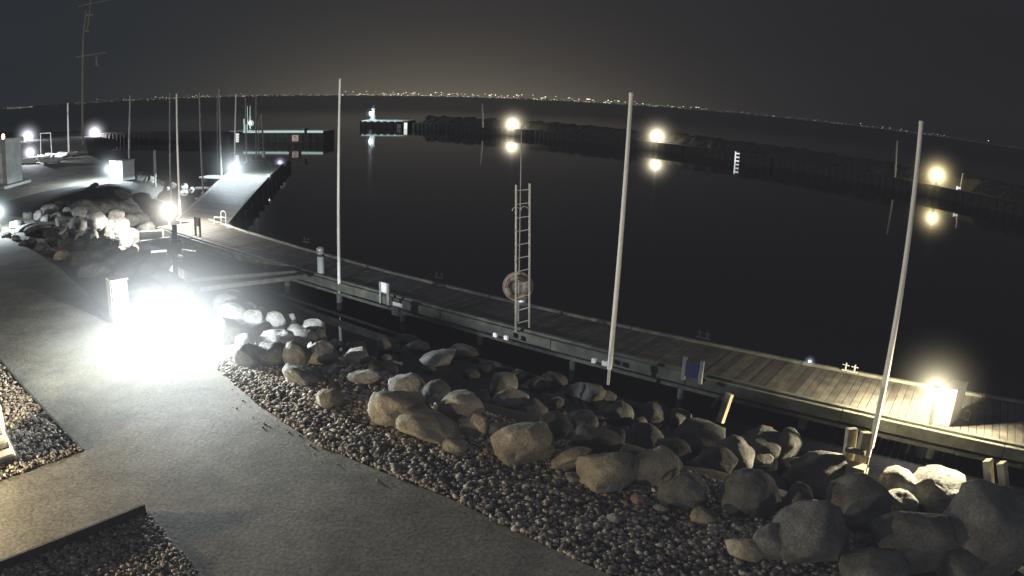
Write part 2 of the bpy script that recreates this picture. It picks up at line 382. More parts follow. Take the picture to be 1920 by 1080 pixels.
BED2 = [(-7.60,6.30), (-7.162,6.961), (-5.652,9.145), (-4.105,7.767), (-3.2,6.6), (-4.5,5.0)]
EDGE = STRIP[1:8]; EDGE = EDGE + [(x-.42, y-.36) for x, y in EDGE[::-1]]
def near_edge(q):
    d = np.min([np.abs((q[:,0]-a[0])*(b[1]-a[1])-(q[:,1]-a[1])*(b[0]-a[0]))/math.hypot(b[0]-a[0], b[1]-a[1]) for a, b in zip(STRIP[1:8], STRIP[2:8])], axis=0)
    return np.exp(-d/.09)
gravel('gravel', EDGE, 330, .008, .034, 'stray pebbles kicked from the strip onto the path edge', lambda x, y: np.full(x.shape, 1.283), near_edge)
flat = lambda x, y: np.full(x.shape, 1.28)
gravel('gravel', BED1, 8000, .018, .05, 'wedge of pebbles beside the white steps on the left', flat)
gravel('gravel', BED2, 8000, .016, .045, 'triangle of pebbles in the bottom left corner', flat)
for nm, poly, lb in (('gravel_bed', BED1, 'a'), ('gravel_bed', BED2, 'b')):
    mb = MB(); mb.add([(x, y, 1.287) for x, y in poly], [tuple(range(len(poly)))])
    o = structure(nm, mb, 'soil')
    if o.data.polygons[0].normal.z < 0: o.data.flip_normals()
mb = MB().beam((-7.66,6.24,1.37), (-5.66,9.13,1.37), .05, .17)
mb.beam((-5.64,9.16,1.285), (-3.2,6.55,1.285), .05, .05)
solo('bed_edging', mb, 'dkpile', (-5.65,9.14,1.28), 'dark board edging around the corner pebble triangle', 'garden edging')
mb = MB().beam((-16.5,17.35,1.295), (-7.9,10.84,1.295), .05, .05)
solo('bed_edging', mb, 'dkpile', (-10,12.4,1.28), 'thin dark edging along the pebble wedge by the steps', 'garden edging')

# ------------------------------------------------------------------ boulders
def rock_mesh(i):
    r = random.Random(100+i)
    bm = bmesh.new(); bmesh.ops.create_icosphere(bm, subdivisions=4, radius=1)
    cuts = [(Vector((r.gauss(0,1), r.gauss(0,1), r.gauss(0,1))).normalized(), r.uniform(.56, .90)) for _ in range(r.randint(6, 12))]
    off = Vector((r.uniform(-50,50), r.uniform(-50,50), r.uniform(-50,50)))
    for v in bm.verts:
        p = v.co.copy()
        for nrm, d in cuts:
            e = p.dot(nrm)-d
            if e > 0: p -= nrm*e*.84
        p *= 1 + .13*noise.noise(p*1.2+off) + .055*noise.noise(p*3.1+off) + .05*noise.noise(p*6+off) + .026*noise.noise(p*14+off)
        v.co = p
    lo = Vector([min(v.co[k] for v in bm.verts) for k in range(3)]); hi = Vector([max(v.co[k] for v in bm.verts) for k in range(3)])
    for v in bm.verts: v.co = Vector([(v.co[k]-(lo[k]+hi[k])/2)/(hi[k]-lo[k]) for k in range(3)])
    for f in bm.faces: f.smooth = True
    me = bpy.data.meshes.new('boulder'); bm.to_mesh(me); bm.free(); return me
ROCKS = [rock_mesh(i) for i in range(34)]
LAB = {'W1': 'angular white-lit boulder standing on edge at the back of the glowing near heap', 'W2': 'small white-lit stone alone at the dark water side of the near heap', 'W3': 'round boulder half lit, last pale one on the dark water side', 'W4': 'square-faced boulder with bright left cheek and dark front beside the white glare', 'W5': 'tall pale grey boulder with a sharp shadow down its middle', 'W6': 'low wedge boulder with one white edge lying on the gravel below the glare', 'G1': 'long flat grey boulder at the back edge of the pebble strip', 'G2': 'smooth domed grey boulder above the big olive one', 'G3': 'round greyish boulder between the domed grey and the tan split-lit one', 'T1': 'large rounded olive-grey boulder, the biggest at the head of the pebble strip', 'T2': 'tan boulder with the shadow of its neighbour cutting across its lower face', 'T3': 'small half-lit cream boulder lying alone out on the pebbles', 'T4': 'low wide tan boulder like a loaf in front of the split-lit one', 'T5': 'big pyramid-shaped tan boulder with a ridged sunlit-yellow left face', 'T6': 'big blunt ochre boulder at the pebbles, right of the pyramid-shaped one', 'T7': 'grey-brown boulder touching the right side of the blunt ochre one', 'G4': 'dim flat-topped boulder at the pebbles just left of the square grey-green one', 'G5': 'square grey-green boulder standing dim above the pebble strip', 'G6': 'rough brown block at the bottom of the bank beside the largest slanting boulder', 'G7': 'upright narrow dark boulder wedged above the large slanting one', 'R1': 'small reddish stone lying out among the pebbles', 'B1': 'large slanting brown boulder at the bottom of the bank', 'B2': 'large smooth grey boulder with a rounded right end, mid bank on the right', 'B3': 'dark pointed boulder with a thin bright rim against the water', 'B4': 'broad grey slab boulder low on the bank left of the huge corner one', 'B5': 'huge dark grey boulder in the bottom right corner of the bank', 'P1': 'half white boulder in the front row of the far rubble heap', 'P2': 'big grey boulder with bright left end in the middle of the far rubble heap', 'P3': 'pale cream boulder at the lamp end of the far rubble heap', 'P4': 'brightest white boulder at the tip of the far heap beside the timbers', 'P5': 'tan stone at the path edge of the dark side of the far heap', 'P6': 'dim grey block behind the slatted cabinet', 'P7': 'white-lit stone below the white shed', 'P8': 'pale round stone on the bank at the foot of the slim twin poles'}
GEN = {'w': ('white-lit boulder in the overexposed left end of the near heap', 'boulders in the white glare'), 'e': ('boulder with only one edge catching white light on the near bank', 'edge-lit boulders on the near bank'), 'd': ('dark boulder in the shaded water side of the near bank', 'shaded boulders on the near bank'), 's': ('small loose stone among the pebbles of the near bank', 'small stones on the pebble strip'), 't': ('smaller tan boulder at the pebble edge of the near bank', 'smaller tan boulders along the pebbles'), 'g': ('dim grey boulder at the bottom right end of the near bank', 'grey boulders at the right end of the bank'), 'l': ('boulder under the jetty lamp with yellow light on its water side', 'boulders lit from the jetty lamp'), 'p': ('grey stone in the lamplit part of the far rubble heap', 'lamplit stones of the far heap'), 'q': ('dim stone in the unlit part of the far rubble heap', 'unlit stones of the far heap')}
BOULDERS = [(-10.69, 26.06, 0.03, 0.73, 0.5, 'w'), (-10.42, 24.74, 0.1, 1.12, 0.77, 'w'), (-9.63, 24.61, 0.01, 0.87, 0.43, 'w'), (-8.74, 22.86, 0.09, 0.94, 0.71, 'w'), (-8.9, 24.32, -0.01, 0.58, 0.35, 'w'), (-7.92, 23.02, 0.08, 0.72, 0.7, 'W1'), (-7.54, 23.65, 0.0, 0.32, 0.4, 'W2'), (-7.54, 22.03, 0.01, 0.37, 0.21, 'w'), (-7.18, 22.83, -0.03, 0.46, 0.26, 'w'), (-6.68, 21.61, 0.1, 0.79, 0.66, 'w'), (-6.56, 22.9, 0.02, 0.75, 0.47, 'w'), (-6.25, 21.44, 0.08, 0.51, 0.57, 'w'), (-5.98, 21.63, 0.06, 0.51, 0.57, 'W3'), (-6.79, 18.32, 1.3, 0.82, 0.43, 'd'), (-9.57, 23.14, 0.16, 1.13, 0.95, 'w'), (-7.52, 17.51, 1.48, 1.03, 0.86, 'w'), (-6.81, 17.03, 1.39, 0.68, 0.5, 'w'), (-6.28, 16.01, 1.43, 0.76, 0.66, 'w'), (-5.71, 16.17, 1.44, 0.91, 0.69, 'W4'), (-5.08, 16.22, 1.46, 0.72, 0.78, 'W5'), (-6.05, 17.41, 1.38, 0.97, 0.47, 'w'), (-4.53, 16.46, 1.42, 0.82, 0.63, 'e'), (-4.95, 17.19, 1.32, 0.35, 0.36, 'e'), (-5.35, 21.33, -0.01, 0.5, 0.3, 'e'), (-4.65, 15.2, 1.38, 1.0, 0.44, 'W6'), (-4.15, 15.68, 1.33, 0.46, 0.24, 'e'), (-3.98, 17.66, 0.97, 0.84, 0.43, 'e'), (-3.8, 15.44, 1.3, 0.13, 0.12, 's'), (-3.22, 15.45, 1.36, 0.88, 0.35, 'G1'), (-3.78, 21.08, 0.09, 0.42, 0.74, 'e'), (-3.6, 20.31, -0.01, 0.33, 0.3, 'e'), (-3.18, 22.12, -0.02, 0.87, 0.29, 'd'), (-2.8, 21.47, 0.0, 0.84, 0.4, 'e'), (-2.09, 20.27, 0.03, 1.23, 0.49, 'e'), (-2.21, 14.94, 1.41, 0.84, 0.59, 'G2'), (-1.65, 18.85, 0.01, 0.92, 0.35, 'd'), (-1.53, 14.5, 1.4, 0.69, 0.52, 'G3'), (-1.9, 14.52, 1.31, 0.24, 0.15, 's'), (-2.22, 13.5, 1.46, 1.18, 0.78, 'T1'), (-0.95, 13.73, 1.44, 1.01, 0.7, 'T2'), (-3.67, 13.96, 1.38, 0.63, 0.46, 'T3'), (-1.46, 12.85, 1.42, 1.36, 0.59, 'T4'), (-0.61, 13.0, 1.41, 0.6, 0.57, 't'), (-0.93, 12.23, 1.35, 0.48, 0.31, 't'), (-0.23, 12.98, 1.35, 0.26, 0.32, 't'), (-0.11, 18.31, 0.11, 0.73, 0.82, 'e'), (0.07, 17.02, 0.21, 0.96, 0.73, 'e'), (0.29, 19.35, 0.01, 0.45, 0.43, 'e'), (0.31, 12.2, 1.51, 1.18, 0.96, 'T5'), (-1.05, 19.3, -0.01, 0.52, 0.32, 'd'), (-2.28, 19.59, -0.02, 0.46, 0.29, 'd'), (1.25, 17.35, 0.02, 0.47, 0.43, 'd'), (1.18, 11.86, 1.37, 0.83, 0.39, 't'), (1.77, 11.22, 1.47, 1.12, 0.8, 'T6'), (2.64, 11.4, 1.48, 0.97, 0.84, 'T7'), (2.93, 13.96, 0.76, 0.74, 0.74, 'd'), (2.1, 12.88, 1.34, 0.43, 0.55, 'd'), (1.72, 12.5, 1.41, 1.05, 0.56, 'd'), (3.01, 10.62, 1.44, 0.89, 0.68, 'G4'), (3.21, 9.96, 1.34, 0.45, 0.29, 't'), (4.08, 12.44, 1.04, 0.81, 0.68, 'd'), (4.11, 10.32, 1.5, 1.12, 0.92, 'G5'), (4.3, 16.66, 0.03, 0.6, 0.52, 'd'), (3.7, 16.85, 0.08, 0.85, 0.71, 'd'), (2.26, 18.03, 0.06, 0.75, 0.61, 'd'), (1.88, 18.2, 0.05, 0.73, 0.58, 'd'), (2.22, 10.53, 1.32, 0.25, 0.21, 'R1'), (1.75, 9.95, 1.32, 0.26, 0.21, 's'), (1.17, 11.2, 1.31, 0.22, 0.18, 's'), (4.04, 8.98, 1.42, 0.68, 0.62, 'G6'), (3.66, 8.98, 1.36, 0.62, 0.38, 't'), (4.55, 15.4, 0.11, 1.27, 0.83, 'd'), (5.16, 14.41, 0.14, 0.94, 0.91, 'd'), (6.03, 15.12, 0.11, 1.13, 0.83, 'd'), (2.57, 10.3, 1.31, 0.29, 0.17, 's'), (0.67, 11.94, 1.31, 0.15, 0.15, 's'), (6.5, 14.88, 0.14, 0.83, 0.96, 'l'), (6.66, 14.36, -0.02, 0.32, 0.3, 'l'), (6.88, 13.38, 0.16, 1.62, 1.01, 'd'), (4.88, 10.2, 1.44, 0.54, 0.69, 'G7'), (4.67, 8.96, 1.56, 1.34, 1.16, 'B1'), (5.89, 9.86, 1.49, 1.26, 0.99, 'B2'), (8.57, 12.89, 0.1, 0.95, 0.8, 'l'), (9.41, 12.42, 0.16, 1.53, 1.04, 'B3'), (8.24, 12.13, 0.07, 0.88, 0.6, 'g'), (6.42, 8.68, 1.55, 1.61, 1.11, 'B4'), (7.61, 8.38, 1.64, 1.77, 1.72, 'B5'), (5.48, 8.16, 1.43, 1.12, 0.66, 'g'), (9.24, 13.2, -0.03, 0.33, 0.25, 'l'), (9.43, 11.81, 0.04, 1.35, 0.52, 'g'), (10.16, 10.08, 0.13, 0.67, 0.78, 'g'), (0.63, 16.61, 0.2, 0.76, 0.53, 'd'), (0.94, 13.19, 1.39, 0.68, 0.5, 'd'), (1.63, 14.78, 0.74, 0.82, 0.56, 'd'), (2.79, 16.89, 0.06, 0.84, 0.61, 'd'), (0.83, 18.79, 0.02, 0.68, 0.45, 'd'), (-1.37, 21.13, 0.02, 0.94, 0.47, 'd'), (-0.52, 19.88, 0.01, 0.78, 0.44, 'd'), (1.28, 19.01, 0.03, 0.75, 0.49, 'd'), (7.49, 13.2, 0.07, 0.85, 0.64, 'd'), (3.14, 12.35, 1.3, 0.71, 0.61, 'd'), (-3.22, 16.33, 1.25, 0.59, 0.34, 'd'), (10.7, 11.47, 0.08, 0.87, 0.69, 'g'), (6.89, 8.05, 1.43, 0.92, 0.63, 'g'), (-26.96, 36.78, 1.51, 1.15, 0.79, 'p'), (-27.75, 35.58, 1.41, 0.65, 0.47, 'p'), (-26.68, 35.29, 1.46, 0.67, 0.69, 'p'), (-25.72, 34.66, 1.39, 0.65, 0.45, 'p'), (-25.56, 35.64, 1.4, 0.89, 0.46, 'p'), (-25.42, 36.58, 1.46, 0.75, 0.62, 'p'), (-23.49, 33.43, 1.45, 1.17, 0.71, 'P1'), (-24.2, 36.02, 1.49, 0.95, 0.83, 'p'), (-22.29, 32.91, 1.47, 1.01, 0.83, 'p'), (-22.26, 34.56, 1.25, 1.46, 1.08, 'P2'), (-23.66, 39.17, 0.78, 1.16, 0.88, 'p'), (-22.27, 35.79, 0.86, 1.0, 0.74, 'p'), (-21.97, 36.71, 0.54, 1.3, 1.2, 'P3'), (-21.49, 37.2, 0.09, 1.02, 0.75, 'p'), (-20.48, 34.46, 0.27, 1.09, 0.77, 'P4'), (-19.48, 33.96, 0.02, 0.47, 0.45, 'p'), (-20.52, 31.27, 1.2, 0.89, 0.65, 'p'), (-20.96, 33.63, 0.76, 0.94, 0.69, 'p'), (-21.32, 33.56, 0.91, 0.44, 0.45, 'p'), (-26.15, 32.53, 1.42, 0.98, 0.62, 'q'), (-25.08, 32.07, 1.38, 1.51, 0.43, 'q'), (-23.8, 31.43, 1.42, 1.73, 0.62, 'q'), (-22.61, 31.04, 1.4, 1.36, 0.54, 'q'), (-20.87, 27.61, 1.38, 0.7, 0.45, 'q'), (-18.67, 26.07, 1.39, 0.71, 0.48, 'P5'), (-20.86, 28.76, 1.44, 1.08, 0.68, 'q'), (-20.87, 30.3, 1.38, 0.68, 0.48, 'q'), (-19.46, 27.89, 1.45, 1.09, 0.72, 'q'), (-18.28, 27.44, 1.47, 1.17, 0.81, 'q'), (-17.48, 27.3, 1.49, 1.27, 0.91, 'q'), (-19.58, 31.7, 0.65, 1.2, 0.85, 'q'), (-15.64, 23.6, 1.44, 1.01, 0.7, 'P6'), (-17.18, 25.4, 1.44, 0.94, 0.7, 'q'), (-16.34, 25.45, 1.45, 1.08, 0.75, 'q'), (-16.24, 26.23, 1.46, 0.94, 0.76, 'q'), (-15.2, 24.96, 1.45, 1.05, 0.72, 'q'), (-15.31, 26.11, 1.43, 0.98, 0.64, 'q'), (-14.47, 25.21, 1.37, 1.04, 0.56, 'q'), (-12.55, 22.02, 1.24, 0.91, 0.5, 'q'), (-12.69, 22.08, 1.25, 0.61, 0.41, 'q'), (-24.01, 29.64, 1.34, 0.48, 0.3, 'p'), (-25.23, 30.35, 1.35, 0.57, 0.31, 'p'), (-22.39, 28.92, 1.36, 0.53, 0.35, 'q'), (-22.76, 28.6, 1.34, 0.53, 0.29, 'q'), (-27.09, 38.56, 1.55, 1.27, 0.57, 'q'), (-26.05, 38.54, 1.55, 1.25, 0.65, 'q'), (-24.78, 37.93, 1.52, 1.6, 0.87, 'q'), (-24.61, 39.06, 1.34, 1.63, 0.88, 'q'), (-24.88, 40.47, 1.25, 1.44, 0.83, 'q'), (-24.58, 41.08, 0.95, 1.53, 0.83, 'q'), (-24.3, 41.75, 0.61, 1.55, 0.93, 'q'), (-23.42, 40.24, 0.37, 1.49, 0.89, 'q'), (-30.96, 55.38, 1.27, 1.06, 0.6, 'P7'), (-32.08, 56.14, 1.37, 0.65, 0.39, 'p'), (-30.74, 55.72, 1.09, 0.8, 0.5, 'p'), (-30.66, 57.02, 0.85, 0.76, 0.62, 'p'), (-27.99, 58.06, 0.07, 0.76, 0.67, 'P8'), (-26.69, 56.8, 0.01, 0.58, 0.44, 'p'), (-26.53, 55.09, 0.02, 0.67, 0.48, 'p'), (-29.94, 59.79, 0.03, 0.73, 0.52, 'p'), (-29.29, 57.64, -0.01, 0.49, 0.34, 'p'), (-29.09, 45.38, 1.87, 0.72, 0.37, 'q'), (-23.43, 41.77, 0.13, 1.37, 0.92, 'q'), (-21.51, 39.15, 0.1, 1.13, 0.78, 'q'), (-26.14, 44.36, 1.36, 1.47, 0.72, 'q'), (-26.5, 47.65, 0.62, 1.65, 0.85, 'q'), (-25.46, 47.74, 0.11, 1.64, 0.85, 'q'), (-13.93, 24.92, 1.25, 0.98, 0.55, 'q'), (-13.35, 24.67, 1.02, 0.86, 0.5, 'q'), (-14.06, 23.68, 1.4, 0.85, 0.54, 'q'), (-13.96, 26.33, 1.02, 1.07, 0.63, 'q'), (-13.2, 25.36, 0.81, 1.03, 0.61, 'q'), (-12.63, 25.01, 0.54, 0.92, 0.55, 'q'), (-12.46, 22.75, 1.05, 0.94, 0.51, 'q'), (-11.96, 22.56, 0.83, 0.88, 0.5, 'q'), (-15.36, 24.05, 1.41, 0.88, 0.55, 'q'), (-5.44, 18.76, 0.81, 0.54, 0.36, 'd'), (-0.56, 16.98, 0.13, 0.53, 0.36, 'd'), (-0.64, 17.35, -0.02, 0.49, 0.4, 'd'), (5.55, 13.72, -0.05, 0.46, 0.33, 'd'), (-5.53, 19.48, 0.44, 0.46, 0.39, 'd'), (2.21, 16.09, -0.06, 0.29, 0.23, 'd'), (-1.01, 17.46, 0.04, 0.6, 0.42, 'd'), (2.62, 18.03, -0.04, 0.55, 0.39, 'd'), (4.16, 13.86, 0.2, 0.48, 0.36, 'd'), (3.32, 13.82, 0.54, 0.48, 0.36, 'd'), (0.48, 17.33, -0.05, 0.39, 0.33, 'd'), (-2.21, 17.66, 0.31, 0.51, 0.35, 'd'), (-3.8, 18.48, 0.46, 0.52, 0.44, 'd'), (-3.12, 17.68, 0.65, 0.63, 0.5, 'd'), (1.42, 16.06, 0.04, 0.52, 0.35, 'd'), (-1.1, 16.91, 0.32, 0.36, 0.3, 'd'), (-4.69, 21.04, -0.0, 0.69, 0.6, 'd'), (3.23, 14.83, 0.05, 0.47, 0.31, 'd'), (3.22, 16.42, -0.03, 0.5, 0.4, 'd'), (1.21, 17.34, -0.05, 0.46, 0.31, 'd'), (0.73, 16.35, 0.07, 0.4, 0.27, 'd'), (1.31, 16.9, -0.05, 0.41, 0.31, 'd'), (4.59, 12.32, 0.79, 0.33, 0.25, 'd'), (-4.93, 19.96, 0.04, 0.56, 0.45, 'd'), (5.84, 14.49, -0.03, 0.51, 0.43, 'd'), (-1.91, 16.25, 0.93, 0.36, 0.28, 'd'), (-0.94, 16.99, 0.21, 0.32, 0.24, 'd'), (-0.7, 15.84, 0.77, 0.32, 0.25, 'd'), (-0.26, 17.68, -0.05, 0.37, 0.31, 'd'), (-2.59, 18.7, -0.05, 0.44, 0.31, 'd'), (1.38, 16.17, -0.0, 0.41, 0.33, 'd'), (4.42, 14.31, -0.04, 0.51, 0.34, 'd'), (1.55, 16.08, 0.01, 0.57, 0.44, 'd'), (-5.6, 19.27, 0.59, 0.65, 0.46, 'd'), (2.46, 15.21, 0.11, 0.47, 0.34, 'd'), (-0.66, 15.89, 0.76, 0.51, 0.39, 'd'), (-3.4, 16.67, 1.18, 0.47, 0.41, 'd'), (-6.26, 19.82, 0.47, 0.61, 0.47, 'd'), (2.39, 14.21, 0.65, 0.41, 0.32, 'd'), (2.38, 15.87, -0.04, 0.46, 0.38, 'd'), (0.56, 16.01, 0.32, 0.54, 0.43, 'd'), (2.39, 16.78, -0.04, 0.52, 0.35, 'd'), (4.36, 13.39, 0.33, 0.29, 0.19, 'd'), (4.7, 14.06, -0.05, 0.37, 0.29, 'd'), (-3.9, 18.92, 0.25, 0.58, 0.38, 'd'), (4.1, 13.61, 0.34, 0.41, 0.29, 'd')]
rr = random.Random(4)
ROCKV = {}
for bi, (x, y, z, wd, ht, key) in enumerate(BOULDERS):
    tone = 'b_tan' if key in ('t','T1','T2','T3','T4','T5','T6','T7','P5') else 'b_red' if key == 'R1' else 'b_shaded' if key in ('q','P6','d') else 'b_underlit' if key in ('g','B1','B2','B3','B4','B5','G4','G5','G7','l') else 'b_grey'
    pi = rr.randrange(len(ROCKS))
    if (pi, tone) not in ROCKV:
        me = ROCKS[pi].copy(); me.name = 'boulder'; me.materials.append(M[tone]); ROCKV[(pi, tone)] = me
    o = bpy.data.objects.new('boulder', ROCKV[(pi, tone)]); C.objects.link(o)
    tilt = rr.uniform(-.35, .35)
    o.rotation_euler = (rr.uniform(-.25,.25), tilt, math.atan2(y, x)-math.pi/2 + rr.choice((0, math.pi)) + rr.uniform(-.3,.3))
    o.scale = (wd, wd*rr.uniform(.75,1.0), ht*1.05); o.location = (x, y, z)
    if key in LAB: tag(o, LAB[key], 'boulder', 'boulders along the shore')
    else: tag(o, GEN[key][0], 'boulder', GEN[key][1])

# ------------------------------------------------------------------ jetty
U = Vector((.8119,-.5838,0)); NRM = Vector((.5838,.8119,0))
def foff(s): return JF[0]*s*s + JF[1]*s + JF[2]
def boff(s): return JB[0]*s*s + JB[1]*s + JB[2]
JF = (0.001536, 0.042388, 17.473424); JB = (0.004265, 0.134671, 20.474672)
def J(s, t, z):
    """point on the jetty: s along it, t 0 at the shore edge and 1 at the basin edge"""
    o = foff(s)*(1-t) + boff(s)*t
    p = U*s + NRM*o; return Vector((p.x, p.y, z))
S0, S1 = -36.0, 16.0
jet = empty('jetty', tuple(J(-8, 0, 0)), 'long weathered plank jetty with timber edge beams across the foreground basin', 'jetty')
mb = MB(); s = S0
while s < S1:
    e = s+.193; dz = random.uniform(-.004,.004); a0, a1 = random.uniform(0,.012), random.uniform(0,.012)
    b = [J(s,a0,.80+dz), J(e,a0,.80+dz), J(e,1-a1,.80+dz), J(s,1-a1,.80+dz)]
    t = [p+Vector((0,0,.045)) for p in b]
    mb.hexa(b+t); s += .208
part('deck', mb, 'wood', jet)
def run(s0, s1, toff, z, w_, h_, step=4.2, side=0):
    mb = MB(); s = s0
    while s < s1-.01:
        e = min(s+step-.02, s1); dz = random.uniform(-.012,.012)
        pa = J(s, side, z+dz)+NRM*toff; pb = J(e, side, z+dz*.5)+NRM*toff
        mb.beam(pa, pb, w_, h_); s += step
    return mb
bv(part('front_beam', run(S0, S1, -.085, .70, .16, .30), 'beam', jet), .012)
bv(part('kerb_timber', run(S0, S1, .02, .885, .14, .075, 5.3), 'beam', jet), .01)
bv(part('back_beam', run(S0, S1, .07, .68, .13, .34, 4.7, 1), 'beam', jet), .012)
bv(part('basin_kerb', run(S0, S1, -.02, .895, .12, .09, 5.3, 1), 'beam', jet), .01)
part('lower_rail', run(S0, S1, -.03, .40, .08, .10, 6.1), 'dkpile', jet)
for s in np.arange(-34, 16, 3.4):
    for t in (.08, .92):
        part('pile', MB().tube(J(s,t,-2), J(s,t,.77), .13, .12, 12), 'dkpile', jet)
# things fixed at the shore edge
def px_block(name, p, size, m, ang, parent): return bv(part(name, MB().box(p, size, ang), m, parent), .008)
ANG = math.atan2(U.y, U.x)
for k, (x, y, z) in enumerate([(-3.68, 22.81, 0.96)+(0,), (-3.71, 22.7, 0.75)+(0,)]) if False else []: pass
px_block('number_plate', (-3.65, 22.66, 0.98), (.42,.03,.12), 'plate', ANG, jet)
px_block('fender_block', (-3.68, 22.6, 0.78), (.30,.12,.28), 'beam', ANG, jet)
for p in ((-0.43, 20.55, 0.8), (-0.11, 20.45, 0.76), (2.29, 18.76, 0.77), (2.56, 18.63, 0.75)):
    px_block('bracket', p, (.13,.08,.13), 'plate', ANG, jet)

# paired pale piles standing before the jetty
def pile_pair(pts, label, step=False):
    root = empty('mooring_pile', pts[0][0], label, 'mooring pile')
    for a, b in pts:
        bv(part('post', MB().beam(a, b, .24, .17), 'pile', root), .012)
    return root
pA = pile_pair([((7.49, 13.4, 0.3), (7.46, 13.53, 1.24)), ((7.66, 13.19, 0.35), (7.7, 13.28, 1.26))], 'pair of short pale timber piles beside the right leaning pole')
part('cross_block', MB().beam((7.33, 13.37, 0.82), (7.67, 13.07, 0.86), .10, .10), 'dkpile', pA)
part('foot_block', MB().box((7.49, 13.0, 0.46), (.42,.3,.30), ANG), 'pile', pA)
pile_pair([((10.22, 11.39, 0.31), (10.0, 11.71, 1.27)), ((10.39, 11.02, 0.39), (10.14, 11.39, 1.36))], 'pair of tall pale timber piles by the huge corner boulder')
root = empty('mooring_pile', (5.25, 16.17, 0.21), 'single thin timber strut under the jetty left of the paired piles', 'mooring pile')
bv(part('post', MB().beam((5.23, 16.18, 0.18), (5.42, 16.32, 0.89), .18, .14), 'pile', root), .012)
part('brace', MB().beam((5.02, 16.35, 0.49), (5.22, 16.39, 0.81), .06, .06), 'dkpile', root)

# ------------------------------------------------------------------ tall poles
def pole(base, top, r0, r1, m, label, group, foot=None, name='mooring_pole'):
    root = empty(name, base, label, 'pole', group)
    part('shaft', MB().tube(base, top, r0, r1, 14), m, root)
    tp = Vector(top)
    part('cap', MB().tube(tp, tp+Vector((0,0,r1*1.2)), r1*1.25, r1*1.0, 14), m, root)
    if foot: part('foot', MB().tube(tuple(Vector(base)-Vector((0,0,foot))), base, r0*.6, r0*.6, 10), 'galv', root)
    return root
TP = 'tall slim poles around the basin'
pole((-6.285, 25.617)+(.80,), (-6.26, 25.62, 8.13), .062, .040, 'pole', 'tall white pole on the jetty edge left of the posted white sign', TP, .35)
pole((2.631, 18.091)+(.80,), (2.7, 18.08, 7.83),   .066, .050, 'pole', 'tall white pole leaning slightly right, at the middle of the jetty', TP, .45)
pole((8.65, 14.54, 0.26), (8.64, 14.55, 7.81), .078, .050, 'pole', 'tall white pole leaning most, beside the lit jetty lamp', TP, .3)
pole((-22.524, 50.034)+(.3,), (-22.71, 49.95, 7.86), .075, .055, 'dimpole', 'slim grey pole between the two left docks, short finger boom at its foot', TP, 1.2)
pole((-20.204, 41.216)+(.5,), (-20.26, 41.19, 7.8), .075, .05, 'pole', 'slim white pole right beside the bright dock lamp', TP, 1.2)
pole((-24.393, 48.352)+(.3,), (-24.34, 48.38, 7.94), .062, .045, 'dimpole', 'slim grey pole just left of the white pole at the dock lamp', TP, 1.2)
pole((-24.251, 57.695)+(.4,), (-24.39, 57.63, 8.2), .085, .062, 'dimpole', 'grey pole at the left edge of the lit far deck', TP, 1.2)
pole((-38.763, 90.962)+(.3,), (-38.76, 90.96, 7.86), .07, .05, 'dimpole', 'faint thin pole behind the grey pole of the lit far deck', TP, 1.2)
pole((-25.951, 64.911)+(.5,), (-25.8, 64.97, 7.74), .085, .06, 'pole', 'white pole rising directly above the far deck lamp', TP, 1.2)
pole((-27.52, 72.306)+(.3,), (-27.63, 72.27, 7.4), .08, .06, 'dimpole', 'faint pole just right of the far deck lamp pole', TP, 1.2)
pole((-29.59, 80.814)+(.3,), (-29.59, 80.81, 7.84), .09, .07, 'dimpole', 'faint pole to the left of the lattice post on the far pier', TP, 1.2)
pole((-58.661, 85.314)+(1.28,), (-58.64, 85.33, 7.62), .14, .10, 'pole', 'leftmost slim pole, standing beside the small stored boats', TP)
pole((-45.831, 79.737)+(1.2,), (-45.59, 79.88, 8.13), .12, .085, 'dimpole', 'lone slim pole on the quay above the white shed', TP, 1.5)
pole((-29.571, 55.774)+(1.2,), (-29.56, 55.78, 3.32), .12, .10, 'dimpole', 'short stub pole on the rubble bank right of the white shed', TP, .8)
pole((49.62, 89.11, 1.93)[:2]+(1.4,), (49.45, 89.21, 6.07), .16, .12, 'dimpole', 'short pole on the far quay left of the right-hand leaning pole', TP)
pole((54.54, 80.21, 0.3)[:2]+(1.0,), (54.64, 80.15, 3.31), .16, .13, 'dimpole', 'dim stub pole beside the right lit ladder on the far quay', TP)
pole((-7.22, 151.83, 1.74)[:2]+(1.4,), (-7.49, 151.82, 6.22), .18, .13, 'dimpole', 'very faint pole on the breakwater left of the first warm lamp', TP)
# lattice post beside the pier
lp = empty('lattice_post', (-29.57, 82.88, 0.36), 'thin lattice post with white foot in front of the green-lit pier', 'post')
a, b, c = Vector((-29.99, 82.73, 0.38)), Vector((-29.33, 82.97, 0.36)), Vector((-29.68, 82.84, 5.47)); d = Vector((-29.97, 82.74, 4.73))
mb = MB().tube(b, c, .13, .09, 8).tube(a, d, .06, .05, 8)
for q in range(9):
    mb.tube(a.lerp(d, q/8), b.lerp(c, q/8), .035, .035, 6)
part('frame', mb, 'dimpole', lp); part('foot', MB().beam((-29.42, 82.83, 0.31), (-29.45, 82.82, 0.93), .32, .2), 'white', lp)

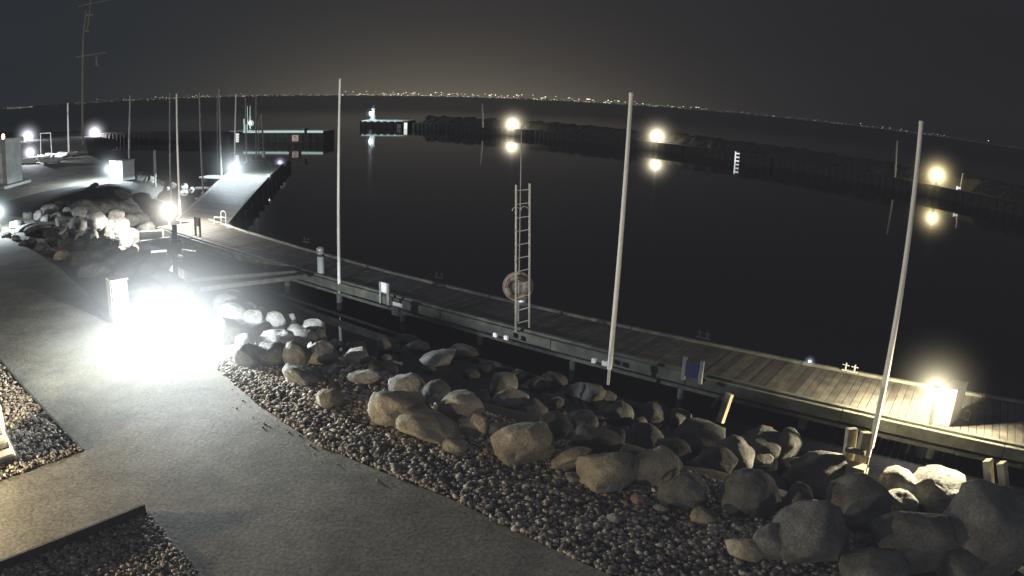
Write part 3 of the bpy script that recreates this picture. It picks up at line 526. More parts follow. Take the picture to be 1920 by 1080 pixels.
# signal mast with yards
base = Vector((-64.97, 98.5, 1.3)); 
M['mast'] = mat('dark_brown_mast', (.20,.165,.14), (.27,.23,.20), 3, .6, .05)
sm = empty('signal_mast', base, 'very tall signal mast with two crossed yards behind the far left quay', 'mast')
p1, p2 = Vector((-64.86, 98.58, 17.52)), Vector((-64.54, 98.79, 21.56)); p3, p4 = Vector((-64.32, 98.93, 18.3)), Vector((-63.84, 99.24, 25.61))
part('lower_mast', MB().tube(base, p1, .17, .14, 12).tube(p1, p2, .14, .13, 12), 'mast', sm)
part('top_mast', MB().tube(p3, p4, .12, .10, 10), 'mast', sm)
part('yard', MB().tube(Vector((-65.79, 97.96, 14.6)), Vector((-61.79, 100.53, 15.1)), .10, .08, 10), 'mast', sm)
part('yard', MB().tube(Vector((-65.67, 98.04, 22.26)), Vector((-61.42, 100.76, 23.15)), .10, .08, 10), 'mast', sm)
part('mast_cap', MB().tube(Vector((-64.66, 98.71, 20.91)), Vector((-63.68, 99.34, 20.95)), .2, .2, 8), 'mast', sm)
part('mast_cap', MB().tube(Vector((-64.6, 98.75, 18.48)), Vector((-64.11, 99.07, 18.45)), .2, .2, 8), 'mast', sm)
mb = MB().tube(Vector((-63.07, 99.73, 14.68)), Vector((-63.05, 99.74, 13.31)), .10, .14, 8).tube(Vector((-63.12, 99.7, 13.31)), Vector((-62.77, 99.92, 13.13)), .2, .12, 8)
part('hanging_hook', mb, 'mast', sm)

# ------------------------------------------------------------------ lamps
def halo(parent, c, rad, col, A, soft, power):  # glowing ball that imitates lens glare round a light
    o = bpy.data.objects.new('lamp_glare_ball', None)
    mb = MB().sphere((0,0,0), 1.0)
    me = mb.mesh('lamp_glare_ball'); o = bpy.data.objects.new('lamp_glare_ball', me); C.objects.link(o)
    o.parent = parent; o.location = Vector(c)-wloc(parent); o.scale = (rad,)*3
    me.materials.append(glare_mat('lamp_glare', col, A, rad, soft, power)); return o
def bollard_lamp(base, head, col, strength, label, group, hrad=None, A=.25, soft=.004, power=3, r=.075, hh=.16, postm='dimpole', head_scale=1, down=None, hdrop=0):
    base, head = Vector(base), Vector(head)
    root = empty('bollard_lamp', base, label, 'lamp', group)
    up = (head-base).normalized()
    part('post', MB().tube(base, head-up*hh*.5*head_scale, r*.85, r*.85, 16), postm, root)
    hs = head_scale
    side = strength if down is None else strength*.22
    g = part('lamp_head', MB().lathe(head, [(0,-hh*.5*hs), (r*hs,-hh*.5*hs), (r*hs,hh*.5*hs), (0,hh*.5*hs)], 20), glow('lamp_light', col, min(side, 60)), root)
    g.visible_shadow = False            # clear lens around the lamp
    def lamp(kind, power, z):
        ld = bpy.data.lights.new('lamp', kind); ld.energy = power; ld.color = col
        lo = bpy.data.objects.new('bulb', ld); C.objects.link(lo); lo.parent = root; lo.location = head+Vector((0,0,z))-base; return ld
    ld = lamp('POINT', 4*math.pi*side*2*r*hh*hs*hs, 0); ld.shadow_soft_size = r*.8*hs
    if down:
        z0 = head-Vector((0,0,hh*.5*hs+.012)); Rd = r*1.6*hs
        shd_ = part('shade', MB().lathe(z0+Vector((0,0,.005)), [(0,0), (Rd*1.03,0), (Rd*1.03,.01), (0,.011)], 24), 'dark', root)
        part('diffuser', MB().lathe(z0, [(r*.9*hs,0), (Rd,0)], 24), glow('lamp_downlight', col, 60), shd_)
        ld = lamp('AREA', math.pi*down*math.pi*(Rd**2-(.9*r*hs)**2), -hh*.5*hs-.02); ld.shape = 'DISK'; ld.size = 2*Rd
    part('cap', MB().lathe(head+Vector((0,0,hh*.5*hs+.004)), [(0,0), (r*1.25*hs,0), (r*1.15*hs,.04*hs), (0,.07*hs)], 20), 'dark', g)
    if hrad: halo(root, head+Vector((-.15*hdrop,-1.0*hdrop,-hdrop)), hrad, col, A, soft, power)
    return root
LC = 'cold white bollard lamps'; LW = 'warm yellow bollard lamps'
b = (-8.35, 16.595)
bollard_lamp(b+(1.28,), b+(2.13,), (.88,.96,1.0), 17000, 'dazzling bollard lamp drowning the path edge in white glare', LC, 4.7, 1.95, .27, 3.1, r=.085, hh=.2, down=62000, hdrop=.58)
b = (-18.011, 35.36)
bollard_lamp(b+(.85,), b+(1.78,), NEUT, 6500, 'bright bollard lamp at the near corner of the left dock', LC, 3.8, .13, .010, 3.4, r=.085, hh=.2, down=110000)
b = (-22.919, 57.303)
bollard_lamp(b+(.85,), b+(1.70,), COLD, 2300, 'bollard lamp on the lit far end of the left dock', LC, 4.6, .13, .010, 3.4, r=.085, hh=.2, down=380000)
b = (-31.861, 52.014)
bollard_lamp(b+(1.28,), b+(2.3,), COLD, 14000, 'lamp glowing at the left edge of the white shed', LC, 2.4, .13, .006, 3, r=.085, hh=.2, down=80000)
b = (-26.517, 31.368)
bollard_lamp(b+(1.28,), b+(2.35,), COLD, 2300, 'lamp cut by the left picture edge above the far boulder heap', LC, 1.8, .2, .01, 3, r=.085, hh=.2, down=12000)
b = (-91.59, 118.79, 0.85)[:2]
bollard_lamp(b+(1.3,), (-91.55, 118.82, 2.06), (.86,.88,1.0), 400, 'higher of the two lamps stacked at the far left', LC, 4.2, .35, .008, 3, r=.3, hh=.6)
b = (-55.965, 72.747)
bollard_lamp(b+(1.28,), (-55.87, 72.82, 2.34), (.88,.9,1.0), 5000, 'lower of the two lamps at far left, standing on the white-lit low wall', LC, 2.3, .3, .008, 3, r=.12, hh=.26)
b = (-80.64, 126.48, 0.45)[:2]
bollard_lamp(b+(1.3,), (-80.56, 126.53, 1.78), (.93,.88,.98), 400, 'lamp standing right of the tall signal mast', LC, 4.0, .38, .008, 3, r=.3, hh=.6)
bollard_lamp((-1.18, 151.0, 1.34)[:2]+(1.4,), (-1.21, 151.0, 2.21), (1,.88,.62), 150, 'warm lamp on the breakwater beside the upright rescue pole', LW, 7.4, .30, .0015, 5, r=.3, hh=.6)
bollard_lamp((23.7, 125.79, 1.68)[:2]+(1.4,), (23.66, 125.79, 2.41), (1,.88,.62), 150, 'warm lamp on the breakwater right of the middle leaning pole', LW, 6.8, .30, .0015, 5, r=.3, hh=.6)
bollard_lamp((52.12, 82.4, 1.93)[:2]+(1.4,), (52.1, 82.41, 2.66), (1,.82,.42), 150, 'warm lamp on the far quay right of the rightmost leaning pole', LW, 5.6, .34, .0015, 4.6, r=.26, hh=.5)
b = (10.103, 14.339)
bollard_lamp(b+(.85,), (10.05, 14.37, 1.76), (1,.86,.56), 8000, 'warm lamp on the jetty planks beside the white cabinet', LW, 1.9, .20, .010, 3, r=.07, hh=.16, down=75000)
bollard_lamp((-11.2,7.7,1.28), (-11.2,7.7,1.97), (1,.80,.50), 7600, 'warm garden lamp by the path outside the left bottom corner', LW, None, r=.08, hh=.18)

# deck studs
def stud(c, label, col=(.75,.85,1.0), st=60, rad=.25, A=.12, r=.035):
    c = Vector(c); root = empty('deck_light', c, label, 'deck light', 'small cold marker lights on the dock edges')
    part('housing', MB().lathe(c-Vector((0,0,.035)), [(0,0), (r*1.6,0), (r*1.5,.03), (r*1.1,.035)], 14), 'dark', root)
    part('lens', MB().sphere(c+Vector((0,0,r*.4)), r, 1, 1, .7), glow('marker_light', col, st), root)
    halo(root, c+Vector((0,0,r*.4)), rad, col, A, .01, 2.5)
stud(J((0.721, 24.33)[0]*.8119-(0.721, 24.33)[1]*.5838, 1, .96), 'small blue-white marker light at the foot of the rescue ladder', rad=.34, A=.16, r=.045)
stud((8.413, 18.51)+(.97,), 'small blue-white marker light on the jetty edge left of the right cleat', rad=.26, A=.1)
stud((-14.65, 35.609)+(.97,), 'small white marker light at the foot of the swimming ladder', rad=.34, A=.12)
stud((-23.18, 70.161)+(.97,), 'small violet-white marker light at the far dark end of the left dock', (.72,.74,1.0), 60, 1.0, .16, r=.10)
stud((-20.367, 58.491)+(.97,), 'small white bollard built as a glowing stud at the right corner of the lit far deck', rad=.5, A=.1, r=.07)  # bollard given a glow of its own, though it is no light

# ------------------------------------------------------------------ jetty furniture
lad = empty('rescue_ladder', (0.161, 20.775)+(.85,), 'tall aluminium rescue ladder standing upright with a lifebuoy behind it', 'ladder')
la0, la1 = Vector((0.16, 20.77, 0.85)), Vector((0.0, 20.78, 5.18))
lb0, lb1 = Vector((0.55, 20.77, 1.0)), Vector((0.38, 20.77, 5.23))
lb0.z = max(lb0.z, .9)
bv(part('rail', MB().beam(la0, la1, .055, .09), 'galv', lad), .008)
bv(part('rail', MB().beam(lb0, lb1, .055, .09), 'galv', lad), .008)
for q in range(11):
    t = .055 + .905*q/10
    part('rung', MB().tube(la0.lerp(la1, t), lb0.lerp(lb1, t), .017, .017, 8), 'galv', lad)
for p in (la0.lerp(la1,.83), la0.lerp(la1,.83)+(lb1-la1)*.62):
    pts = [p+Vector((math.cos(t)*-.10, .02, math.sin(t)*.09)) for t in np.linspace(-.2, 2.6, 8)]
    part('hook', MB().path(pts, .013, 8), 'galv', lad)
gp = Vector((0.238, 21.737)+(.85,))
rp = empty('rescue_pole', gp, 'thin rescue pole held upright behind the ladder', 'pole')
part('shaft', MB().tube(gp, Vector((0.09, 21.74, 6.77)), .022, .016, 10), 'dimpole', rp)
tpv = Vector((0.09, 21.74, 6.77)); part('hook', MB().path([tpv, tpv+Vector((.05,0,.08)), tpv+Vector((.12,0,.06)), tpv+Vector((.13,0,-.02))], .012, 8), 'galv', rp)
bc = Vector((0.18, 21.74, 1.96)); face = Vector((-bc.x, -bc.y, 0)).normalized()
lbst = empty('lifebuoy_station', gp+Vector((.05,.35,0)), 'lifebuoy stand of a round board and post behind the ladder', 'lifebuoy stand')
part('post', MB().tube((bc.x, bc.y+.12, .85), (bc.x, bc.y+.12, bc.z+.42), .04, .04, 10), 'dimpole', lbst)
part('back_board', MB().tube(bc-face*.075, bc-face*.05, .44, .44, 36), 'dimpole', lbst)
part('board_rim', MB().torus(bc-face*.06, face, (0,0,1), .445, .022, 48, 8), 'rust', lbst)
def buoy_mat():
    m = bpy.data.materials.new('lifebuoy_red_white'); nt, out = nodes(m); N = nt.nodes.new; L = nt.links.new
    b = N('ShaderNodeBsdfPrincipled'); L(b.outputs[0], out.inputs[0]); b.inputs['Roughness'].default_value = .5
    tc = N('ShaderNodeTexCoord'); sp = N('ShaderNodeSeparateXYZ'); L(tc.outputs['Object'], sp.inputs[0])
    at = N('ShaderNodeMath'); at.operation = 'ARCTAN2'; L(sp.outputs['Z'], at.inputs[0]); L(sp.outputs['X'], at.inputs[1])
    mu = N('ShaderNodeMath'); mu.operation = 'MULTIPLY'; mu.inputs[1].default_value = 4; L(at.outputs[0], mu.inputs[0])
    si = N('ShaderNodeMath'); si.operation = 'SINE'; L(mu.outputs[0], si.inputs[0])
    gt = N('ShaderNodeMath'); gt.operation = 'GREATER_THAN'; gt.inputs[1].default_value = .15; L(si.outputs[0], gt.inputs[0])
    mx = N('ShaderNodeMix'); mx.data_type = 'RGBA'; L(gt.outputs[0], mx.inputs['Factor'])
    mx.inputs['A'].default_value = (.09,.045,.035,1); mx.inputs['B'].default_value = (.22,.20,.165,1)  # both bands darkened to put the shade into the colour
    L(mx.outputs['Result'], b.inputs['Base Color']); return m
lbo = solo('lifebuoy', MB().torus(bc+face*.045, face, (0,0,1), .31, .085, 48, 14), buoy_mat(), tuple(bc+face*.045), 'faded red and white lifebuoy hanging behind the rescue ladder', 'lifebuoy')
# cleats
def cleat(c, label, cm='steel'):  # unlit cleats get dark steel, the lit one pale: shade put into colour
    c = Vector(c); root = empty('cleat', c, label, 'mooring cleat', 'double cross mooring cleats on the jetty edge')
    for q in (-.13, .13):
        p = c+U*q
        part('bollard', MB().tube(p, p+Vector((0,0,.22)), .022, .022, 8), cm, root)
        part('horn', MB().tube(p+Vector((0,0,.15))-U*.10, p+Vector((0,0,.15))+U*.10, .016, .016, 8), cm, root)
    part('base_plate', MB().box(c+Vector((0,0,.012)), (.46,.10,.024), ANG), cm, root)
cleat((5.724, 20.488)+(.945,), 'dim double cross cleat on the far jetty edge above the blue sign')
cleat((9.41, 17.869)+(.945,), 'lit double cross cleat on the jetty edge left of the right leaning pole', 'galv')
cleat((-2.693, 26.517)+(.945,), 'barely visible cleat on the far jetty edge left of the lifebuoy')
cleat((-9.417, 32.215)+(.945,), 'barely visible cleat on the jetty edge left of the pedestal')
# posted signs
def posted_sign(pa, pb, h, board, plate_top, plate_h, label, pm='dimpole'):
    pa, pb = Vector(pa), Vector(pb); root = empty('posted_sign', pa, label, 'sign')
    for p in (pa, pb): bv(part('post', MB().box(p+Vector((0,0,h/2)), (.10,.07,h), ANG), pm, root), .006)
    mid = (pa+pb)/2; d = (pb-pa)
    bv(part('plate', MB().box(mid+Vector((0,0,plate_top-plate_h/2))-NRM*.02, (d.length-.11,.03,plate_h), ANG), board, root), .004)
    return root, mid
q0 = Vector((-4.321, 23.361)+(.8,)); q1 = q0 + U*.36
posted_sign(q0, q1, .74, 'plate', .74, .34, 'white square sign plate between two grey posts on the jetty edge')
q0 = Vector((4.469, 17.44)+(.8,)); q1 = q0 + U*.48
posted_sign(q0, q1, .62, 'blue', .55, .42, 'dark blue plate between two grey posts on the jetty edge', 'dimpole')
q0 = Vector((-15.629, 33.555)+(.8,)); q1 = q0 + U*.46
r_, mid_ = posted_sign(q0, q1, .98, 'rust', .98, .42, 'reddish plate between two posts in front of the lit left dock', 'beam')
part('sticker', MB().sphere(mid_+Vector((.06,0,.66))-NRM*.045, .07, 1, .3, 1), 'plate', [q for q in r_.children if q.name.startswith('plate')][0])
# power pedestal
c = (-7.283, 26.782)
pp = empty('power_pedestal', c+(.85,), 'round grey pedestal with a domed cap at the left end of the jetty', 'pedestal')
pcol = part('column', MB().tube(c+(.85,), c+(1.72,), .135, .135, 20), 'slat', pp)
part('cap', MB().lathe(c+(1.72,), [(.135,0), (.15,.005), (.15,.10), (.13,.15), (.07,.19), (0,.2)], 20), 'galv', pp)
part('band', MB().lathe(c+(1.55,), [(.137,0), (.142,.0), (.142,.10), (.137,.10)], 20), 'dark', pcol)
# cabinet by the jetty lamp
p0, p1, p2 = (Vector(q)+NRM*.25 for q in ((10.143, 14.243)+(.85,), (10.504, 14.094)+(.85,), (11.142, 14.59)+(.85,)))
p3 = p0 + (p2-p1); H = Vector((.0,.0,.92))
cab = empty('cabinet', p0, 'white service cabinet flooded with warm light on the right of the jetty', 'cabinet')
bv(part('body', MB().hexa([p0,p1,p2,p3,p0+H,p1+H,p2+H,p3+H]), 'white', cab), .01)
ctr = (p0+p1+p2+p3)/4
def out(p, k, z): return ctr + (Vector((p.x,p.y,ctr.z))-ctr)*k + Vector((0,0,z))
bv(part('lid', MB().hexa([out(p,1.09,.922) for p in (p0,p1,p2,p3)] + [out(p,1.06,.96) for p in (p0,p1,p2,p3)]), 'white', cab), .006)
fn = (p1-p0).normalized(); out_n = Vector((fn.y, -fn.x, 0))
part('handle', MB().path([p0+fn*.05+out_n*.03+Vector((0,0,.10)), p0+fn*.07+out_n*.05+Vector((0,0,.06)), p0+fn*.24+out_n*.05+Vector((0,0,.06)), p0+fn*.26+out_n*.03+Vector((0,0,.08))], .014, 8), 'dark', cab)
rp0 = p1.lerp(p2, .5)
hose = solo('rope_coil', MB().torus(Vector((11.515, 14.798)+(.93,)), (.3,.5,.7), (0,0,1), .12, .02, 28, 8).torus(Vector((11.346, 14.642)+(.90,)), (.1,.3,.9), (0,1,0), .10, .02, 28, 8), 'pile', (11.515, 14.798)+(.85,), 'small coil of rope lit at the right side of the white cabinet', 'rope')
# gangway
ga, gb = Vector((-10.703, 24.929)+(.98,)), Vector((-8.152, 26.404)+(.93,)); gc, gd = Vector((-9.782, 24.062)+(.98,)), Vector((-7.604, 25.898)+(.93,))
ga -= (gb-ga)*.45; gc -= (gd-gc)*.45
gw = empty('gangway', gc, 'dark plank gangway from the shore to the left end of the jetty', 'gangway')
mb = MB(); nn = 34
for q in range(nn):
    t0, t1 = q/nn, (q+.92)/nn
    b4 = [gc.lerp(gd,t0), gc.lerp(gd,t1), ga.lerp(gb,t1), ga.lerp(gb,t0)]
    mb.hexa([p-Vector((0,0,.05)) for p in b4]+b4)
part('planks', mb, 'wood', gw)
for a, b in ((gc, gd), (ga, gb)): part('edge_beam', MB().beam(a+Vector((0,0,.05)), b+Vector((0,0,.05)), .10, .14), 'dkpile', gw)

# left dock
dl0, dl1 = Vector((-18.783, 37.945)+(.84,)), Vector((-25.722, 63.026)+(.84,))
dr0, dr1 = Vector((-15.175, 36.592)+(.84,)), Vector((-20.626, 59.374)+(.84,))
fl1 = Vector((-28.0, 74.723)+(.84,)); fr1 = Vector((-23.777, 74.851)+(.84,))
dk = empty('plank_dock', dr0, 'wide plank dock running away from the jetty on the left', 'dock')
mb = MB(); nn = 130
for q in range(nn):
    t0, t1 = q/nn, (q+.93)/nn
    b4 = [dl0.lerp(dl1,t0), dr0.lerp(dr1,t0), dr0.lerp(dr1,t1), dl0.lerp(dl1,t1)]
    mb.hexa([p-Vector((0,0,.06)) for p in b4]+b4)
for q in range(70):
    t0, t1 = q/70, (q+.93)/70
    b4 = [dl1.lerp(fl1,t0), dr1.lerp(fr1,t0), dr1.lerp(fr1,t1), dl1.lerp(fl1,t1)]
    mb.hexa([p-Vector((0,0,.06)) for p in b4]+b4)
part('deck', mb, 'wood', dk)
def sheet(a, b, z0, z1, amp, wl, m, name, parent):
    a, b = Vector((a[0],a[1],0)), Vector((b[0],b[1],0)); d = (b-a); n_ = max(2, int(d.length/wl*4)); nn = Vector((d.y,-d.x,0)).normalized()
    v = []; f = []
    for i in range(n_+1):
        o = amp if (i//2) % 2 else -amp
        p = a+d*(i/n_)+nn*o; v += [(p.x,p.y,z0), (p.x,p.y,z1)]
    f = [(2*i, 2*i+2, 2*i+3, 2*i+1) for i in range(n_)]
    return part(name, MB().add(v, f), m, parent)
sheet(dr0, dr1, -1.5, .78, .05, .8, 'dkpile', 'side_wall', dk); sheet(dr1, fr1, -1.5, .78, .05, .8, 'dkpile', 'side_wall', dk)
part('edge_beam', MB().beam(dr0+Vector((0,0,.04)), dr1+Vector((0,0,.04)), .14, .10), 'beam', dk)
part('edge_beam', MB().beam(dr1+Vector((0,0,.04)), fr1+Vector((0,0,.04)), .14, .10), 'beam', dk)
part('edge_beam', MB().beam(dl0+Vector((0,0,.02)), dl1+Vector((0,0,.02)), .14, .12), 'beam', dk)
for q in range(14):
    p = dr0.lerp(fr1, q/13); part('pile', MB().tube((p.x+.15,p.y,-2), (p.x+.15,p.y,.77), .13, .13, 10), 'dkpile', dk)
# swimming ladder hoop
h0, h1 = Vector((-15.539, 36.715)+(.85,)), Vector((-15.142, 36.434)+(.85,)); wv = h1-h0
hp = empty('swimming_ladder', h0, 'white hooped handrails of a swimming ladder at the corner of the lit dock', 'ladder')
for off in (Vector((0,0,0)), Vector((-.32,.28,0))):
    pts = [h0+off, h0+off+Vector((0,0,.62))] + [h0+off+wv*(.5-.5*math.cos(t))+Vector((0,0,.62+.14*math.sin(t))) for t in np.linspace(.3,2.84,6)] + [h1+off+Vector((0,0,.62)), h1+off+Vector((0,0,-.5))]
    if off.length == 0: part('handrail', MB().path(pts, .028, 10), 'white', hp)
part('rung', MB().tube(h0+Vector((0,0,.42)), h1+Vector((0,0,.42)), .022, .022, 8), 'white', hp)
part('bracket', MB().tube(h0+Vector((0,0,.38)), h0+Vector((-.45,.1,.38)), .025, .025, 8).tube(h0+Vector((-.45,.1,.38)), h0+Vector((-.45,.1,0)), .025, .025, 8), 'white', hp)
# finger booms and short walkway left of the dock
solo('finger_boom', MB().beam((-25.451, 54.9)+(.4,), (-23.438, 55.295)+(.4,), .22, .16), 'galv', (-25.451, 54.9)+(.4,), 'grey floating boom reaching left from the dock at the lit deck', 'boom', bevel=.02)
o = solo('finger_boom', MB().beam((-23.961, 52.851)+(.3,), (-23.243, 52.882)+(.3,), .2, .14), 'galv', (-23.961, 52.851)+(.3,), 'short grey boom end at the foot of a slim pole', 'boom', bevel=.02)
solo('mooring_buoy', MB().sphere((-27.76, 62.012)+(.12,), .22, 1, 1, .9), 'white', (-27.76, 62.012)+(0,), 'small pale buoy floating left of the lit far deck', 'buoy')
wk0, wk1 = Vector((-26.731, 59.631)+(.8,)), Vector((-23.74, 58.869)+(.8,))
bv(solo('walkway', MB().beam(wk0, wk1, 1.5, .12), 'conc', tuple(wk0), 'pale narrow walkway joining the left dock to the shore behind its lamp', 'walkway'), .02)
# timbers by the dock
bv(solo('timber_block', MB().beam((-19.043, 33.857)+(.75,), (-17.847, 34.259)+(.75,), .5, .42), 'white', (-19.043, 33.857)+(.6,), 'thick white-lit timber block between the far heap and the dock lamp', 'timber'), .03)
bv(solo('timber_beam', MB().beam((-18.545, 32.977)+(.55,), (-17.329, 34.203)+(.55,), .22, .2), 'white', (-18.545, 32.977)+(.5,), 'long white-lit beam lying below the thick timber block', 'timber'), .02)
bv(solo('timber_beam', MB().beam((-18.457, 35.594)+(.8,), (-17.326, 34.484)+(.8,), .3, .3), 'beam', (-18.457, 35.594)+(.7,), 'short grey beam end beside the dock lamp post', 'timber'), .02)
fc = Vector((-16.935, 31.914)+(.2,)); ft = empty('float_box', fc, 'pale floating box with a round dark hole below the timbers', 'float')
fa = math.atan2(.307,.64)
bv(part('body', MB().box(fc, (.78,.6,.36), fa), 'white', ft), .03)
nb = Vector((math.sin(fa), -math.cos(fa), 0)); part('hole', MB().tube(fc-Vector((.08,0,0))+nb*.28, fc-Vector((.08,0,0))+nb*.306, .12, .12, 20), 'dark', ft)
solo('mooring_buoy', MB().sphere((-17.35, 35.413)+(.12,), .13), 'white', (-17.35, 35.413)+(0,), 'small white float on the water right of the long white beam', 'buoy')
solo('mooring_buoy', MB().sphere((-15.956, 32.237)+(.08,), .11, 1.8, 1, .8), 'white', (-15.956, 32.237)+(0,), 'small flat white float on the water right of the float box', 'buoy')
mp_ = empty('mooring_pile', (-15.028, 29.724)+(0,), 'dark round pile in front of the dock lamp', 'mooring pile')
part('post', MB().tube((-14.844, 29.346)+(-1,), (-15.06, 30.07, 2.01), .13, .12, 14), 'dkpile', mp_)

# slatted cabinet beside the path
k0, k1 = Vector((-11.389, 18.299)+(1.29,)), Vector((-11.061, 18.679)+(1.29,)); kd = (k1-k0); kd.z = 0; kl = kd.length; kx = kd.normalized(); ky = Vector((-kx.y, kx.x, 0)); ka = math.atan2(kx.y, kx.x)
ks = empty('slatted_cabinet', k0, 'upright cabinet clad in pale vertical slats beside the path glare', 'cabinet')
KH = 1.22
part('body', MB().box(k0+kx*kl/2+ky*.22+Vector((0,0,KH/2)), (kl-.03,.38,KH-.02), ka), 'dark', ks)
for i in range(9):
    p = k0+kx*(kl*(i+.5)/9)+Vector((0,0,KH/2)); bv(part('slat', MB().box(p, (kl/9*.86,.035,KH), ka), 'slat', ks), .004)
for i in range(6):
    p = k0+kx*-.012+ky*(.05+.38*(i+.5)/6)+Vector((0,0,KH/2)); bv(part('slat', MB().box(p, (.03,.38/6*.86,KH), ka), 'slat', ks), .004)
bv(part('lid', MB().box(k0+kx*kl/2+ky*.2+Vector((0,0,KH+.035)), (kl+.05,.50,.06), ka), 'white', ks), .008)
bv(solo('sleeper_kerb', MB().beam((-12.463, 19.197)+(1.35,), (-11.345, 18.255)+(1.35,), .14, .13), 'beam', (-12.298, 19.056)+(1.28,), 'short timber kerb on the path edge left of the slatted cabinet', 'kerb'), .015)
# small plants at its foot
def plant(c, sc_, label, nb=60, seed=1):
    r = random.Random(seed); mb = MB(); c = Vector(c)
    for i in range(nb):
        a = r.uniform(0,6.28); l = r.uniform(.5,1)*sc_; lean = r.uniform(.2,1.0); wv = .05*sc_*r.uniform(.6,1.4)
        d = Vector((math.cos(a), math.sin(a), 0)); sd = Vector((-d.y, d.x, 0)); pts = []
        for k in range(5):
            t = k/4; p = c + d*(lean*l*t*t + .05) + Vector((0,0,l*(t-.35*lean*t*t))); wd = wv*(1-t)*(.4+2.2*t) + .002
            pts.append((p-sd*wd, p+sd*wd))
        v = [q for pr in pts for q in pr]; mb.add(v, [(2*k, 2*k+1, 2*k+3, 2*k+2) for k in range(4)])
    return mb
c = (-10.831, 18.096)+(1.28,)
solo('tuft_plant', plant(c, .34, '', 90, 3), 'plant', c, 'bushy grey-green plant at the foot of the slatted cabinet', 'plant')
c = (-12.001, 20.84)+(1.1,)
solo('tuft_plant', plant(c, .30, '', 60, 4), 'plant', c, 'faint tuft of leaves on the bank right of the slatted cabinet', 'plant')
c = (-8.207, 16.622)+(1.28,)
solo('tuft_plant', plant(c, .16, '', 40, 5), 'plant', c, 'tiny tuft lost in the glare at the foot of the dazzling lamp', 'plant')

# white steps at the left edge
st = empty('white_steps', (-9.295, 9.887)+(1.28,), 'white painted wooden steps with handrail cut by the left picture edge', 'steps')
s_out = Vector((-9.013, 10.111)+(0,)); e1 = Vector((-.72,-.70,0)).normalized(); e2 = Vector((-.70,.72,0)).normalized()
e1 = (Vector((-9.625, 9.248)+(0,))-s_out).normalized(); e2 = Vector((e1.y*-1, e1.x, 0)); 
if e2.y < 0: e2 = -e2
for i in range(4):
    p = s_out + e2*(.30*i) + Vector((0,0,1.30+.17*i)) + e1*.9
    bv(part('tread', MB().box(p+e2*.14+Vector((0,0,.13)), (1.8,.30,.05), math.atan2(e1.y,e1.x)), 'white', st), .006)
    bv(part('riser', MB().box(p+e2*.03+Vector((0,0,.05)), (1.74,.025,.12), math.atan2(e1.y,e1.x)), 'slat', st), .004)
for k in (.02, 1.78):
    part('stringer', MB().beam(s_out+e1*k+e2*-.02+Vector((0,0,1.36)), s_out+e1*k+e2*1.2+Vector((0,0,2.05)), .04, .24), 'white', st)
part('side_panel', MB().beam(s_out+e1*.0+e2*.45+Vector((0,0,1.72)), s_out+e1*.0+e2*1.9+Vector((0,0,1.98)), .03, .80), 'white', st)  # side boarding, added to block the warm lamp from the left boulders
part('newel', MB().box(s_out+e1*.02+e2*.95+Vector((0,0,1.95)), (.06,.06,1.2), 0), 'white', st)
part('handrail', MB().beam(s_out+e1*.02+e2*.25+Vector((0,0,2.25)), s_out+e1*.02+e2*1.3+Vector((0,0,2.8)), .05, .08), 'white', st)

# ------------------------------------------------------------------ far left: hut, wall, shed, boats, quay
hb = empty('harbour_hut', (-41.036, 50.03)+(1.28,), 'grey harbour hut with a lit opening cut by the left picture edge', 'building')
c0 = Vector((-41.036, 50.03)+(1.5,)); ht = Vector((-40.92, 50.12, 4.76)).z
bx = Vector((-1,-.12,0)).normalized(); by = Vector((-.12,1,0)).normalized()
def hut(a, b, z0, z1, m, name): return bv(part(name, MB().hexa([c0+bx*a[0]+by*a[1]+Vector((0,0,z0)), c0+bx*b[0]+by*a[1]+Vector((0,0,z0)), c0+bx*b[0]+by*b[1]+Vector((0,0,z0)), c0+bx*a[0]+by*b[1]+Vector((0,0,z0)), c0+bx*a[0]+by*a[1]+Vector((0,0,z1)), c0+bx*b[0]+by*a[1]+Vector((0,0,z1)), c0+bx*b[0]+by*b[1]+Vector((0,0,z1)), c0+bx*a[0]+by*b[1]+Vector((0,0,z1))]), m, hb), .02)
hut((0,0), (.42,2.6), 0, ht-1.5, 'conc', 'corner_pier'); hut((.42,.25), (5,2.6), 0, ht-1.5, 'box', 'wall'); hut((-.15,-.2), (5,2.9), ht-1.497, ht-1.1, 'conc', 'roof')
hut((.43,.19), (1.3,.247), .85, 2.5, 'white', 'lit_panel'); hut((.43,.19), (1.0,.247), .1, .45, 'white', 'lower_panel')
hut((-.7,-1.6), (5,2.9), -.25, -.003, 'conc', 'plinth')
part('red_lamp', MB().sphere(c0+bx*.5+by*.5+Vector((0,0,ht-.9)), .14, 1, 1, 1.6), glow('red_light', (1,.45,.32), 12), hb)
w0, w1, w2 = Vector((-57.977, 71.046)+(1.28,)), Vector((-53.8, 71.071)+(1.28,)), Vector((-57.68, 71.29, 2.31))
wl = empty('low_wall', w0, 'low white wall with a raised end post under the far left lamp', 'wall')
bv(part('wall', MB().beam(w0+Vector((0,0,.28)), w1+Vector((0,0,.28)), .3, .56), 'white', wl), .02)
bv(part('end_post', MB().beam(w0+Vector((.3,0,.561)), w0+Vector((.3,0,1.25)), .35, .3), 'white', wl), .02)
